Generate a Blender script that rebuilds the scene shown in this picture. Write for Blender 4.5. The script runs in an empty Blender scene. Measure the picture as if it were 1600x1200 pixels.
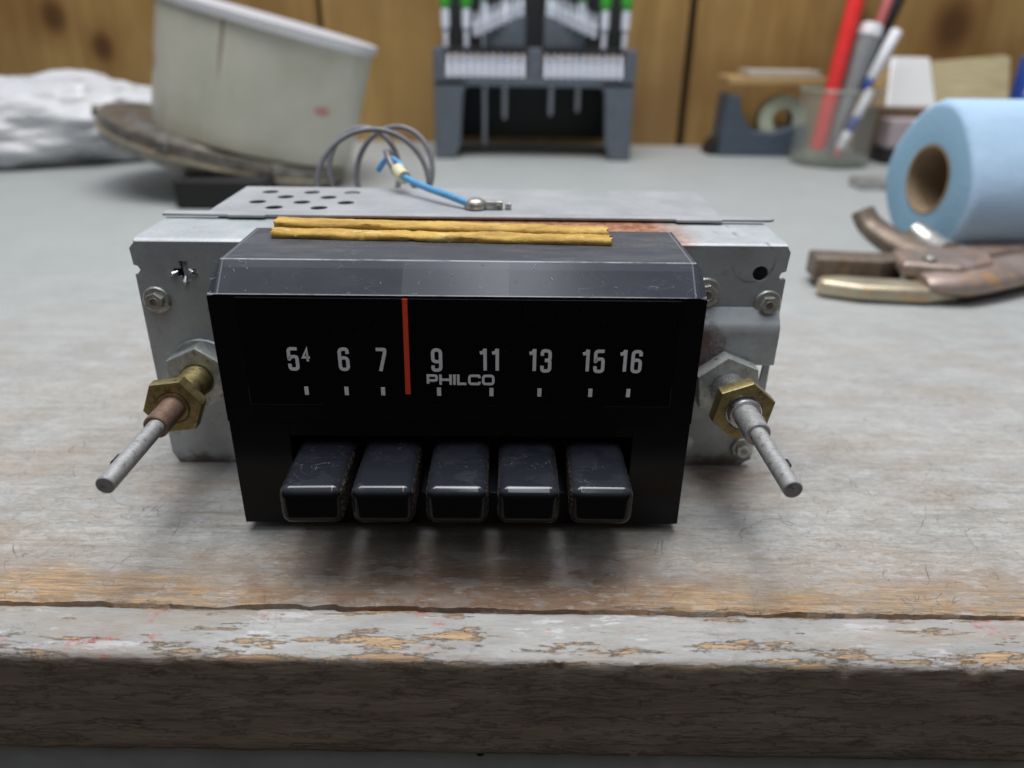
import bpy, bmesh, math, random
from mathutils import Vector, Matrix, noise
R = math.radians
S = 0.01                      # everything below is written in centimetres
scene = bpy.context.scene
COL = scene.collection
random.seed(7)

# ------------------------------------------------------------------ camera
cd = bpy.data.cameras.new('camera'); cam = bpy.data.objects.new('camera', cd); COL.objects.link(cam)
cd.sensor_width = 36; cd.lens = 26.013
cd.clip_start = 0.01; cd.clip_end = 50
th, rl = R(25.49), R(0.842)
F = Vector((0, math.cos(th), -math.sin(th))); U = Vector((0, math.sin(th), math.cos(th))); X = Vector((1, 0, 0))
Xr = X*math.cos(rl) + U*math.sin(rl); Ur = -X*math.sin(rl) + U*math.cos(rl)
M = Matrix((Xr, Ur, -F)).transposed().to_4x4(); M.translation = Vector((0, 0, 11.537))*S
cam.matrix_world = M
cd.dof.use_dof = True; cd.dof.focus_distance = 0.173; cd.dof.aperture_fstop = 10.0
scene.camera = cam

# ------------------------------------------------------------------ world and lamps
world = bpy.data.worlds.new('World'); scene.world = world; world.use_nodes = True
wn = world.node_tree.nodes; wl = world.node_tree.links
bg = wn['Background']
tc = wn.new('ShaderNodeTexCoord'); sp = wn.new('ShaderNodeSeparateXYZ'); cr = wn.new('ShaderNodeValToRGB')
wl.new(tc.outputs['Generated'], sp.inputs[0])
m1 = wn.new('ShaderNodeMath'); m1.operation = 'MULTIPLY'; m1.inputs[1].default_value = .42; wl.new(sp.outputs['Y'], m1.inputs[0])
m2 = wn.new('ShaderNodeMath'); m2.operation = 'MULTIPLY_ADD'; m2.inputs[1].default_value = .85; wl.new(sp.outputs['Z'], m2.inputs[0]); wl.new(m1.outputs[0], m2.inputs[2])
wl.new(m2.outputs[0], cr.inputs[0]); wl.new(cr.outputs[0], bg.inputs[0])
cr.color_ramp.elements[0].position = 0.0; cr.color_ramp.elements[0].color = (0.075, 0.062, 0.05, 1)
cr.color_ramp.elements[1].position = 1.0; cr.color_ramp.elements[1].color = (0.85, 0.93, 1.1, 1)
e = cr.color_ramp.elements.new(0.35); e.color = (0.44, 0.46, 0.49, 1)
bg.inputs[1].default_value = 0.55

def lamp(name, loc, size, power, color, target):
    l = bpy.data.lights.new(name, 'AREA'); l.shape = 'RECTANGLE'; l.size, l.size_y = size[0]*S, size[1]*S
    l.energy = power; l.color = color
    o = bpy.data.objects.new(name, l); COL.objects.link(o); o.location = Vector(loc)*S
    d = Vector(target)*S - o.location
    o.rotation_euler = d.to_track_quat('-Z', 'X').to_euler()
    return o
lamp('ceiling_lamp', (-20, 37, 105), (30, 80), 6.9, (1.0, 0.985, 0.955), (-18, 34, 0))
lamp('ceiling_lamp', (20, 37, 105), (30, 80), 6.2, (1.0, 0.98, 0.945), (22, 34, 0))

lamp('ceiling_lamp', (2, -8, 106), (115, 15), 2.5, (0.88, 0.93, 1.0), (0, 20, 0))

vs = scene.view_settings
vs.view_transform = 'Standard'; vs.look = 'None'; vs.exposure = 0.0; vs.gamma = 1; vs.use_curve_mapping = False

# ------------------------------------------------------------------ material helpers
class G:
    def __init__(s, name):
        m = bpy.data.materials.new(name); m.use_nodes = True
        s.m = m; s.t = m.node_tree; s.N = s.t.nodes; s.L = s.t.links; s.b = s.N['Principled BSDF']
        s._c = s.N.new('ShaderNodeTexCoord'); s._p = None
    def put(s, sock, v):
        if isinstance(v, bpy.types.NodeSocket): s.L.new(v, sock)
        elif isinstance(v, (tuple, list)) and len(v) == 3 and sock.type == 'RGBA': sock.default_value = (*v, 1)
        else: sock.default_value = v
    @property
    def co(s):                              # object coordinates in centimetres
        if s._p is None:
            n = s.N.new('ShaderNodeVectorMath'); n.operation = 'SCALE'
            s.L.new(s._c.outputs['Object'], n.inputs[0]); n.inputs['Scale'].default_value = 100; s._p = n.outputs[0]
        return s._p
    def sep(s, v=None):
        n = s.N.new('ShaderNodeSeparateXYZ'); s.L.new(v or s.co, n.inputs[0]); return n.outputs
    def vscale(s, x, y, z, off=(0, 0, 0)):
        n = s.N.new('ShaderNodeMapping'); n.inputs['Scale'].default_value = (x, y, z); n.inputs['Location'].default_value = off
        s.L.new(s.co, n.inputs[0]); return n.outputs[0]
    def noise(s, scale, detail=4, rough=.55, vec=None, dist=0, col=False):
        n = s.N.new('ShaderNodeTexNoise'); n.inputs['Scale'].default_value = scale; n.inputs['Detail'].default_value = detail
        n.inputs['Roughness'].default_value = rough; n.inputs['Distortion'].default_value = dist
        s.L.new(vec or s.co, n.inputs[0]); return n.outputs['Color' if col else 'Fac']
    def voro(s, scale, vec=None, feat='F1'):
        n = s.N.new('ShaderNodeTexVoronoi'); n.feature = feat; n.inputs['Scale'].default_value = scale
        s.L.new(vec or s.co, n.inputs[0]); return n.outputs['Distance']
    def math(s, op, a, b=0.0, clamp=False):
        n = s.N.new('ShaderNodeMath'); n.operation = op; n.use_clamp = clamp; s.put(n.inputs[0], a); s.put(n.inputs[1], b); return n.outputs[0]
    def step(s, v, a, b):                   # 0 below a, 1 above b (a may be > b)
        n = s.N.new('ShaderNodeMapRange'); n.inputs['From Min'].default_value = a; n.inputs['From Max'].default_value = b
        s.put(n.inputs['Value'], v); return n.outputs[0]
    def mix(s, f, a, b):
        n = s.N.new('ShaderNodeMix'); n.data_type = 'RGBA'; s.put(n.inputs[0], f); s.put(n.inputs[6], a); s.put(n.inputs[7], b); return n.outputs[2]
    def bump(s, h, strength=.5, dist=.1, prev=None):
        n = s.N.new('ShaderNodeBump'); n.inputs['Strength'].default_value = strength; n.inputs['Distance'].default_value = dist*S
        s.L.new(h, n.inputs['Height'])
        if prev: s.L.new(prev, n.inputs['Normal'])
        return n.outputs[0]
    def out(s, color=None, rough=None, metal=None, normal=None, **kw):
        if color is not None: s.put(s.b.inputs['Base Color'], color)
        if rough is not None: s.put(s.b.inputs['Roughness'], rough)
        if metal is not None: s.put(s.b.inputs['Metallic'], metal)
        if normal is not None: s.L.new(normal, s.b.inputs['Normal'])
        for k, v in kw.items(): s.put(s.b.inputs[k.replace('_', ' ')], v)
        return s.m

def simple(name, color, rough=.5, metal=0, var=.12, bump=.15, sc=3.0, **kw):
    g = G(name); n = g.noise(sc, 5, .6)
    c = g.mix(g.step(n, .3, .7), tuple(x*(1-var) for x in color), tuple(min(1, x*(1+var)) for x in color))
    r = g.math('ADD', g.math('MULTIPLY', g.noise(sc*4, 4), .25), rough-.12)
    return g.out(c, r, metal, g.bump(g.noise(sc*6, 4), bump, .02), **kw)

MT = {}
# --- bench paint: grey paint over warm wood
def mat_bench():
    g = G('grey bench paint'); x, y, z = g.sep()
    n1 = g.noise(.22, 4, .6); n2 = g.noise(1.3, 6, .65); n3 = g.noise(1.0, 7, .68, g.vscale(.45, 1.6, 1.6)); n4 = g.noise(9, 5, .7, g.vscale(.35, 1.3, 1))
    base = g.mix(g.step(n1, .35, .68), (.355, .352, .34), (.45, .45, .44))
    base = g.mix(g.math('MULTIPLY', g.step(n3, .46, .58), .45), base, (.53, .53, .515))
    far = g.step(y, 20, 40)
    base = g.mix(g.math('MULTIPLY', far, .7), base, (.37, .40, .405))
    nearw = g.step(y, 34, 15)
    # worn warm tint close to the front
    tint = g.math('MULTIPLY', g.step(g.noise(.38, 7, .65, g.vscale(.6, 1.3, 1, (4, 2, 0))), .46, .66), g.math('MULTIPLY', nearw, .75))
    base = g.mix(tint, base, (.36, .27, .195))
    dark = g.math('MULTIPLY', g.step(g.noise(2.0, 8, .72, g.vscale(.5, 1.4, 1, (9, 1, 0))), .58, .72), g.math('MULTIPLY', nearw, .55))
    base = g.mix(dark, base, (.16, .135, .115))
    # bare wood strip along the joint
    yy = g.math('ADD', y, g.math('MULTIPLY', g.math('SUBTRACT', g.noise(.9, 7, .7, g.vscale(.4, 2.2, 1)), .5), 3.0))
    yy = g.math('ADD', yy, g.math('MULTIPLY', g.math('SUBTRACT', g.noise(.16, 2, .5), .5), 1.6))
    grain = g.noise(4, 8, .75, g.vscale(.14, 3, 1))
    wood = g.mix(g.step(grain, .38, .60), (.22, .11, .05), (.80, .52, .26))
    wood = g.mix(g.math('MULTIPLY', g.step(n2, .5, .62), .5), wood, (.34, .29, .25))
    base = g.mix(g.math('MULTIPLY', g.step(yy, 13.95, 13.2), .95), base, wood)
    base = g.mix(g.math('MULTIPLY', g.step(yy, 15.6, 13.6), .30), base, (.40, .28, .18))
    # brown wood before the radio with its shadow painted darker; stain by its foot
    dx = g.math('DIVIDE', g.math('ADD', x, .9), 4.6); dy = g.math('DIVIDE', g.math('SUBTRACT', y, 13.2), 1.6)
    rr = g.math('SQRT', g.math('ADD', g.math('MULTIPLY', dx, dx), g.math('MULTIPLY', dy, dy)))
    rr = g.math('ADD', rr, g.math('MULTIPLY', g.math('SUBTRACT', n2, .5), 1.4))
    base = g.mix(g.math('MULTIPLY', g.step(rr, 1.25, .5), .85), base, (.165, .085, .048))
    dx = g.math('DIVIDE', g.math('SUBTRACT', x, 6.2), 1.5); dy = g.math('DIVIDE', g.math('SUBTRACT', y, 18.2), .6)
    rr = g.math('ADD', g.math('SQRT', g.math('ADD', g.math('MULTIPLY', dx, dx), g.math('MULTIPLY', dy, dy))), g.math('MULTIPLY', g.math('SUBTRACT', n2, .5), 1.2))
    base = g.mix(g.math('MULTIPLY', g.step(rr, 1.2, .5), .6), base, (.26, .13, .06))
    # layered, patchy paint: older grey showing through in ragged flakes
    fl = g.noise(.9, 9, .68, g.vscale(.6, 1.15, 1, (2, 9, 0)))
    base = g.mix(g.math('MULTIPLY', g.step(fl, .535, .56), g.math('MULTIPLY', nearw, .34)), base, (.32, .305, .28))
    fl2 = g.noise(1.2, 9, .66, g.vscale(.55, 1.2, 1, (12, 4, 0)))
    base = g.mix(g.math('MULTIPLY', g.step(fl2, .55, .57), g.math('MULTIPLY', nearw, .30)), base, (.58, .58, .57))
    gr_ = g.noise(2.2, 7, .7, g.vscale(.10, 2.2, 1, (0, 3, 0)))
    base = g.mix(g.math('MULTIPLY', g.step(gr_, .52, .64), g.math('MULTIPLY', nearw, .6)), base, (.28, .225, .175))
    # fine scratches and pits
    sc = g.noise(3.2, 3, .5, g.vscale(.25, 5, 1, (1, 7, 0)), .6)
    base = g.mix(g.math('MULTIPLY', g.step(g.math('ABSOLUTE', g.math('SUBTRACT', sc, .5)), .014, .0), g.math('MULTIPLY', nearw, .6)), base, (.15, .13, .12))
    sc2 = g.noise(1.1, 4, .6, g.vscale(1.5, 1.1, 1, (3, 3, 0)), 1.4)
    base = g.mix(g.math('MULTIPLY', g.step(g.math('ABSOLUTE', g.math('SUBTRACT', sc2, .52)), .006, .0), g.math('MULTIPLY', nearw, .45)), base, (.2, .17, .15))
    sc3 = g.noise(.55, 3, .5, g.vscale(1.1, .8, 1, (8, 3, 0)), .5)
    l3 = g.math('MULTIPLY', g.step(g.math('ABSOLUTE', g.math('SUBTRACT', sc3, .47)), .0035, .0), g.step(g.noise(1.2, 2, .5, g.vscale(1, 1, 1, (1, 5, 0))), .45, .55))
    base = g.mix(g.math('MULTIPLY', l3, g.math('MULTIPLY', nearw, .7)), base, (.13, .11, .10))
    goug = g.math('MULTIPLY', g.step(g.noise(1.5, 8, .75, g.vscale(.35, 1.7, 1, (21, 5, 0))), .655, .68), nearw)
    base = g.mix(g.math('MULTIPLY', goug, .7), base, (.20, .14, .10))
    pit = g.step(g.voro(2.6), .07, .02)
    base = g.mix(g.math('MULTIPLY', pit, g.math('MULTIPLY', nearw, .5)), base, (.12, .09, .07))
    base = g.mix(g.math('MULTIPLY', g.step(g.noise(9, 7, .8, g.vscale(.35, 1.2, 1)), .42, .66), g.math('ADD', .06, g.math('MULTIPLY', nearw, .36))), base, (.25, .235, .21))
    base = g.mix(g.math('MULTIPLY', g.step(g.noise(5, 6, .75, g.vscale(.3, 1.3, 1, (5, 5, 0))), .56, .66), g.math('MULTIPLY', nearw, .45)), base, (.62, .62, .60))
    h = g.math('ADD', g.math('MULTIPLY', n4, .7), g.math('MULTIPLY', n2, .9)); h = g.math('ADD', h, g.math('MULTIPLY', pit, -.6)); h = g.math('ADD', h, g.math('MULTIPLY', g.math('MAXIMUM', goug, l3), -.9))
    h = g.math('ADD', h, g.math('MULTIPLY', g.noise(3.4, 7, .72), .9)); h = g.math('ADD', h, g.math('MULTIPLY', g.step(g.noise(3.4, 7, .72, g.vscale(.5, 1, 1, (6, 1, 0))), .5, .53), .35))
    h = g.math('ADD', h, g.math('MULTIPLY', g.math('MULTIPLY', grain, g.step(yy, 14.6, 13.4)), 3.0))
    b = g.bump(h, .6, .04); b = g.bump(g.noise(26, 5, .75, g.vscale(.5, 1, 1)), .35, .02, b)
    return g.out(base, g.math('ADD', .38, g.math('MULTIPLY', n2, .3)), 0, b)
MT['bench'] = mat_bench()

def mat_nosing():
    g = G('chipped edge strip paint'); x, y, z = g.sep()
    st = g.vscale(.55, 1.5, 1.5)
    a = g.noise(.7, 4, .55, g.vscale(.45, 1.2, 1.2)); b_ = g.noise(1.3, 9, .72, g.vscale(.28, 1.7, 1.7, (5, 3, 2))); c_ = g.noise(.45, 5, .75, g.vscale(.9, 1.4, 1.4, (11, 3, 2)))
    fine = g.noise(7, 8, .75, g.vscale(.22, 1.6, 1.6)); grain = g.noise(6, 7, .72, g.vscale(.10, 3, 3))
    wood = g.mix(g.step(grain, .38, .62), (.25, .14, .07), (.66, .43, .22))
    base = g.mix(g.step(a, .36, .64), (.34, .335, .325), (.46, .46, .455))
    base = g.mix(g.math('MULTIPLY', g.step(fine, .46, .62), .5), base, (.27, .26, .245))
    base = g.mix(g.math('MULTIPLY', g.step(g.noise(1.5, 9, .72, g.vscale(.35, 1.5, 1.5, (7, 1, 3))), .575, .59), .6), base, (.64, .64, .66))
    base = g.mix(g.math('MULTIPLY', g.step(g.noise(1.2, 9, .72, g.vscale(.35, 1.5, 1.5, (1, 8, 3))), .57, .60), .6), base, (.29, .275, .255))
    low = g.math('MULTIPLY', g.step(z, -.03, -.22), .07)
    bb_ = g.math('ADD', b_, low)
    base = g.mix(g.math('MULTIPLY', g.step(g.noise(.8, 8, .7, g.vscale(.3, 1.5, 1.5, (9, 9, 3))), .48, .64), .55), base, (.34, .27, .20))
    edge_ = g.math('MULTIPLY', g.step(bb_, .565, .585), g.step(bb_, .60, .59))
    base = g.mix(g.math('MULTIPLY', edge_, .15), base, (.24, .21, .18))
    base = g.mix(g.math('MULTIPLY', g.step(bb_, .565, .62), .9), base, wood)
    red = g.math('MULTIPLY', g.step(c_, .56, .62), g.step(g.noise(4, 9, .8, g.vscale(.5, 1.3, 1.3)), .49, .56))
    base = g.mix(g.math('MULTIPLY', red, .8), base, (.45, .12, .09))
    crk = g.noise(1.6, 5, .6, g.vscale(.9, .5, .5, (4, 4, 4)), 1.2)
    crk = g.math('MULTIPLY', g.step(g.math('ABSOLUTE', g.math('SUBTRACT', crk, .5)), .006, .0), g.math('MULTIPLY', g.step(g.noise(.6, 3), .56, .62), g.step(z, -.42, -.3)))
    base = g.mix(g.math('MULTIPLY', crk, .5), base, (.10, .08, .07))
    base = g.mix(g.math('MULTIPLY', g.step(g.noise(3.2, 8, .78, g.vscale(.22, 1.8, 1.8, (2, 0, 0))), .62, .67), .8), base, (.13, .10, .08))
    # brown painted vertical face
    zz = g.math('ADD', z, g.math('MULTIPLY', g.math('SUBTRACT', g.noise(2, 6, .75, g.vscale(.6, 1, 1)), .5), .30))
    fr = g.mix(g.step(g.noise(.8, 8, .7, g.vscale(.35, 1, 1.6)), .35, .68), (.22, .17, .13), (.35, .28, .22))
    fr = g.mix(g.math('MULTIPLY', g.step(g.noise(2.2, 9, .75, g.vscale(.5, 1, 1.2)), .57, .66), .7), fr, (.075, .055, .045))
    base = g.mix(g.step(zz, -.16, -.38), base, fr)
    h = g.math('ADD', g.math('MULTIPLY', a, .8), g.math('MULTIPLY', g.noise(6, 6, .7, g.vscale(.25, 1.6, 1.6)), .8))
    b = g.bump(h, .8, .06); b = g.bump(g.step(bb_, .575, .605), .9, -.035, b); b = g.bump(crk, .4, -.04, b); b = g.bump(fine, .6, .03, b)
    return g.out(base, g.math('ADD', .36, g.math('MULTIPLY', a, .3)), 0, b)
MT['nosing'] = mat_nosing()
MT['apron'] = simple('grey apron paint', (.33, .36, .35), .55, sc=1)

def mat_pine():
    g = G('varnished pine'); st = g.vscale(1, 1, .10)
    w = g.noise(.55, 6, .6, st, .6)
    c = g.mix(g.step(w, .33, .68), (.28, .165, .055), (.40, .255, .095))
    blot = g.noise(.10, 3, .5, g.vscale(1, 1, .8))
    c = g.mix(g.math('MULTIPLY', g.step(blot, .42, .65), .55), c, (.20, .10, .03))
    x, y, z = g.sep()
    for (kx, kz, r) in ((-49.6, 12.3, 1.25), (-45.0, 9.4, 1.1), (36.2, 11.9, 1.6), (46.5, 12.6, 1.9), (3, 24, 2)):
        dx = g.math('DIVIDE', g.math('SUBTRACT', x, kx), r); dz = g.math('DIVIDE', g.math('SUBTRACT', z, kz), r*1.25)
        d = g.math('SQRT', g.math('ADD', g.math('MULTIPLY', dx, dx), g.math('MULTIPLY', dz, dz)))
        c = g.mix(g.math('MULTIPLY', g.step(d, 2.6, .9), .5), c, (.17, .075, .022))
        c = g.mix(g.math('MULTIPLY', g.step(d, 1.4, .5), .75), c, (.06, .02, .008))
    return g.out(c, .42, 0, g.bump(w, .2, .05))
MT['pine'] = mat_pine()
MT['groove'] = simple('dark joint', (.035, .025, .015), .9)

# --- radio
def mat_zinc():
    g = G('dull zinc plate'); x, y, z = g.sep()
    n = g.noise(.9, 6, .65); f = g.noise(7, 5, .7)
    c = g.mix(g.step(n, .32, .68), (.37, .40, .42), (.50, .53, .55))
    c = g.mix(g.math('MULTIPLY', g.step(f, .58, .68), .45), c, (.26, .27, .275))
    c = g.mix(g.math('MULTIPLY', g.step(g.noise(2.4, 6, .7, g.vscale(1, 1, 1, (5, 5, 5))), .60, .70), .5), c, (.22, .18, .14))
    # rust along the very bottom edge, the shoulder behind the housing and near the right stud
    m1 = g.step(g.math('ADD', z, g.math('MULTIPLY', g.math('SUBTRACT', g.noise(1.4, 6, .7), .5), 1.3)), .42, .10)
    c = g.mix(g.math('MULTIPLY', m1, .85), c, (.085, .05, .035))
    mz = g.math('MULTIPLY', g.step(z, 6.45, 6.6), g.math('MULTIPLY', g.step(x, -5.5, -3.0), g.step(g.math('ADD', x, g.noise(1.5, 4)), 7.0, 5.6)))
    rustc = g.mix(g.step(g.noise(4, 6, .75), .4, .62), (.24, .085, .04), (.52, .27, .16))
    c = g.mix(g.math('MULTIPLY', mz, g.step(g.noise(1.6, 5, .7), .22, .36)), c, rustc)
    dx = g.math('SUBTRACT', x, 6.35); dz = g.math('SUBTRACT', z, 3.9)
    rr = g.math('ADD', g.math('SQRT', g.math('ADD', g.math('MULTIPLY', dx, dx), g.math('MULTIPLY', dz, dz))), g.math('MULTIPLY', g.math('SUBTRACT', g.noise(2.2, 6, .75), .5), 1.6))
    c = g.mix(g.math('MULTIPLY', g.step(rr, .75, .35), .8), c, (.13, .05, .035))
    dz = g.math('SUBTRACT', z, 6.2); dx = g.math('SUBTRACT', x, 7.6)
    rr = g.math('SQRT', g.math('ADD', g.math('MULTIPLY', dx, dx), g.math('MULTIPLY', dz, dz)))
    ring = g.math('MULTIPLY', g.step(g.math('ABSOLUTE', g.math('SUBTRACT', rr, .55)), .05, .0), g.step(g.noise(1.3, 4), .48, .6))
    c = g.mix(g.math('MULTIPLY', ring, .7), c, (.10, .08, .20))
    met = g.step(m1, .6, .2)
    return g.out(c, g.math('ADD', .40, g.math('MULTIPLY', f, .22)), g.math('MULTIPLY', met, .35), g.bump(g.math('ADD', n, g.math('MULTIPLY', f, .4)), .3, .03))
MT['zinc'] = mat_zinc()
g = G('grey cover plate'); n = g.noise(.6, 6, .65); f = g.noise(5, 5, .7)
c = g.mix(g.step(n, .35, .65), (.33, .345, .36), (.43, .44, .46)); c = g.mix(g.math('MULTIPLY', g.step(f, .58, .7), .3), c, (.24, .22, .20))
MT['cover'] = g.out(c, .45, .2, g.bump(n, .2, .03))

def metal(name, c1, c2, rough=.35, metal_=.9, spot=None, sc=5):
    g = G(name); n = g.noise(sc, 6, .7)
    c = g.mix(g.step(n, .35, .65), c1, c2)
    if spot: c = g.mix(g.step(g.noise(sc*.8, 6, .75, g.vscale(1, 1, 1, (3, 7, 1))), .55, .66), c, spot)
    return g.out(c, g.math('ADD', rough-.12, g.math('MULTIPLY', g.noise(sc*3, 4), .25)), metal_, g.bump(g.noise(sc*5, 4, .7), .3, .02))
MT['bolt'] = metal('zinc bolt', (.42, .43, .40), (.62, .62, .58), .38, .75, (.20, .17, .13))
MT['nutzinc'] = metal('zinc nut', (.36, .39, .38), (.55, .57, .55), .42, .6, (.16, .12, .09))
MT['brass'] = metal('tarnished brass', (.21, .17, .075), (.36, .29, .14), .42, .75, (.10, .07, .035))
MT['shaft'] = metal('cast aluminium', (.36, .36, .37), (.50, .50, .50), .48, .55, (.16, .15, .14), 8)
MT['sleeve'] = metal('brown copper sleeve', (.19, .12, .09), (.31, .21, .16), .5, .6)
MT['steel'] = metal('bright steel', (.55, .56, .58), (.75, .76, .78), .28, .95, (.22, .18, .15))

def mat_black(name, dust=False, tops=False, base=(.0065, .0066, .0078), rough=.2):
    g = G(name); x, y, z = g.sep()
    if dust:                                # each button wears differently
        oi = g.N.new('ShaderNodeObjectInfo'); cc = g.N.new('ShaderNodeCombineXYZ'); r_ = g.math('MULTIPLY', oi.outputs['Random'], 40)
        for k_ in range(3): g.L.new(r_, cc.inputs[k_])
        va = g.N.new('ShaderNodeVectorMath'); va.operation = 'ADD'; g.L.new(g.co, va.inputs[0]); g.L.new(cc.outputs[0], va.inputs[1]); g._p = va.outputs[0]
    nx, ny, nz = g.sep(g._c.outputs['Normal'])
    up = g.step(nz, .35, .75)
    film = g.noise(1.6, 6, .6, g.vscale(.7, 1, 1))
    c = g.mix(g.math('MULTIPLY', up, g.math('ADD', .62, g.math('MULTIPLY', film, .3))), base, (.056, .062, .080) if tops else (.024, .027, .037))  # dust film on upward faces, bluish overhead sheen put into its colour
    if tops:                                # lamp reflections painted on the slanted band, edge highlights and wear as pale lines
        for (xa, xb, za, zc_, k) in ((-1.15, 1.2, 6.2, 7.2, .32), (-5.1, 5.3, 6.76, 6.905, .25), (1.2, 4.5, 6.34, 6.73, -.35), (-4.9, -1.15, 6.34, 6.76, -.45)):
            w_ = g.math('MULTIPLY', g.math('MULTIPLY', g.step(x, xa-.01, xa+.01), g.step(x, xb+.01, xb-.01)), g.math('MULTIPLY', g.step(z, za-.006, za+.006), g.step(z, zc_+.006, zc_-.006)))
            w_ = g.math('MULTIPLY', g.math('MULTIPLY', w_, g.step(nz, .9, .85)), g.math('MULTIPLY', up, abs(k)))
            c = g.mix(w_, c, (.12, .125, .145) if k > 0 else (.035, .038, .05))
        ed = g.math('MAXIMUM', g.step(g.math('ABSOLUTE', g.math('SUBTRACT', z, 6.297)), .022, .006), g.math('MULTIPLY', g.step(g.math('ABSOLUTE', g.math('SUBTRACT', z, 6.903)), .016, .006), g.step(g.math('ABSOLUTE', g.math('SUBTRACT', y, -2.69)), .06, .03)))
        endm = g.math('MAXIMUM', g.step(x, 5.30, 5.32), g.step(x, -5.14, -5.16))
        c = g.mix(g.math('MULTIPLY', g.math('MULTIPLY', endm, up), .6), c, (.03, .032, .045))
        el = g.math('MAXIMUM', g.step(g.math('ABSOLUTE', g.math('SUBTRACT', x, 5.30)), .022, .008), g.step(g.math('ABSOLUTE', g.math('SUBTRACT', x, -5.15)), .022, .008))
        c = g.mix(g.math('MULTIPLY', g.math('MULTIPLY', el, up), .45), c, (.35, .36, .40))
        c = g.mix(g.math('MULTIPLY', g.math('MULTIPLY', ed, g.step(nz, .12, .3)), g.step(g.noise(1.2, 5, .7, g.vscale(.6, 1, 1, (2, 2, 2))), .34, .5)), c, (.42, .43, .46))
    else:
        z0 = g.step(g.noise(.9, 3, .5, g.vscale(1, 1, 1, (3, 1, 2))), .52, .56)
        c = g.mix(g.math('MULTIPLY', g.math('MULTIPLY', z0, up), .10), c, (.09, .095, .105))
    scr = g.noise(1.1, 2, .4, g.vscale(.6, 1.4, 1.4, (1, 2, 3)), 2.8)
    line = g.math('MULTIPLY', g.step(g.math('ABSOLUTE', g.math('SUBTRACT', scr, .5)), .0035, .0), g.step(g.noise(1.1, 2), .50, .58))
    speck = g.step(g.voro(5.5), .045, .02)
    mk = g.math('MULTIPLY', g.math('MAXIMUM', g.math('MULTIPLY', line, up), g.math('MULTIPLY', speck, .7)), .6)
    c = g.mix(mk, c, (.33, .33, .33))
    if tops:   # worn, dusty top near the slanted band
        m = g.math('MULTIPLY', g.step(z, 6.86, 6.89), g.step(g.noise(1.1, 7, .75, g.vscale(.5, 2, 1)), .45, .62))
        c = g.mix(g.math('MULTIPLY', m, .35), c, (.14, .14, .14))
        m2 = g.math('MULTIPLY', g.step(z, 6.86, 6.89), g.math('MULTIPLY', g.step(g.math('ABSOLUTE', g.math('ADD', y, 1.0)), .7, .3), g.step(g.noise(16, 5, .8), .56, .68)))
        c = g.mix(g.math('MULTIPLY', m2, .6), c, (.34, .27, .15))
    r = g.math('ADD', rough-.06, g.math('MULTIPLY', film, .12))
    if tops: r = g.math('ADD', r, g.math('MULTIPLY', g.step(nz, .9, .97), .22))
    g.put(g.b.inputs['Specular IOR Level'], g.math('ADD', .22, g.math('MULTIPLY', up, .38)))
    if dust:
        side = g.step(g.math('ABSOLUTE', nx), .75, .95)
        dn = g.math('MULTIPLY', side, g.step(g.noise(16, 4, .8), .50, .58))
        c = g.mix(g.math('MULTIPLY', dn, .85), c, (.19, .15, .12)); r = g.math('ADD', r, g.math('MULTIPLY', dn, .5))
        bp = g.bump(g.math('MULTIPLY', g.noise(15, 4, .8), side), .8, .07)
    else:
        bp = g.bump(g.noise(5, 3, .5, g.vscale(.3, 2, 2)), .05, .02)
    return g.out(c, r, 0, bp, IOR=1.40 if tops else 1.43)
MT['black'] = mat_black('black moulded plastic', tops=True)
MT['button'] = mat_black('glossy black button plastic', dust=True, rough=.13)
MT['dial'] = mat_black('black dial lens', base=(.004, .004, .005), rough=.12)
MT['lint'] = simple('pale lint', (.55, .56, .58), .7)
MT['number'] = simple('dial grey print', (.88, .88, .91), .5, var=.08, bump=0)
MT['brand'] = simple('brand print', (.88, .88, .9), .5, var=.05, bump=0)
MT['pointer'] = simple('red pointer', (1.0, .085, .035), .4, var=.1, bump=0, sc=6)

def mat_gold():
    g = G('yellow suede tape'); n = g.noise(2.2, 7, .7, g.vscale(.35, 1, 1)); f = g.noise(26, 4, .7)
    c = g.mix(g.step(n, .35, .62), (.38, .22, .035), (.64, .40, .08))
    c = g.mix(g.math('MULTIPLY', g.step(g.noise(1.4, 6, .7, g.vscale(.5, 1, 1, (8, 0, 0))), .58, .66), .8), c, (.80, .58, .22))
    c = g.mix(g.math('MULTIPLY', g.step(f, .56, .68), .6), c, (.16, .09, .02))
    c = g.mix(g.math('MULTIPLY', g.step(g.noise(1.1, 8, .78, g.vscale(.6, 1.5, 1.5, (3, 1, 2))), .56, .66), .65), c, (.22, .12, .03))
    return g.out(c, .62, 0, g.bump(g.math('ADD', n, g.math('MULTIPLY', f, .6)), .7, .05))
MT['gold'] = mat_gold()
MT['bluewire'] = simple('blue wire sleeve', (.10, .34, .62), .35, var=.1)
MT['wire'] = simple('grey cable', (.16, .16, .18), .35)
MT['cream'] = simple('cream connector', (.68, .64, .42), .4)
MT['solder'] = metal('dull solder', (.30, .29, .25), (.55, .54, .50), .4, .8, (.2, .13, .07))
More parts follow.
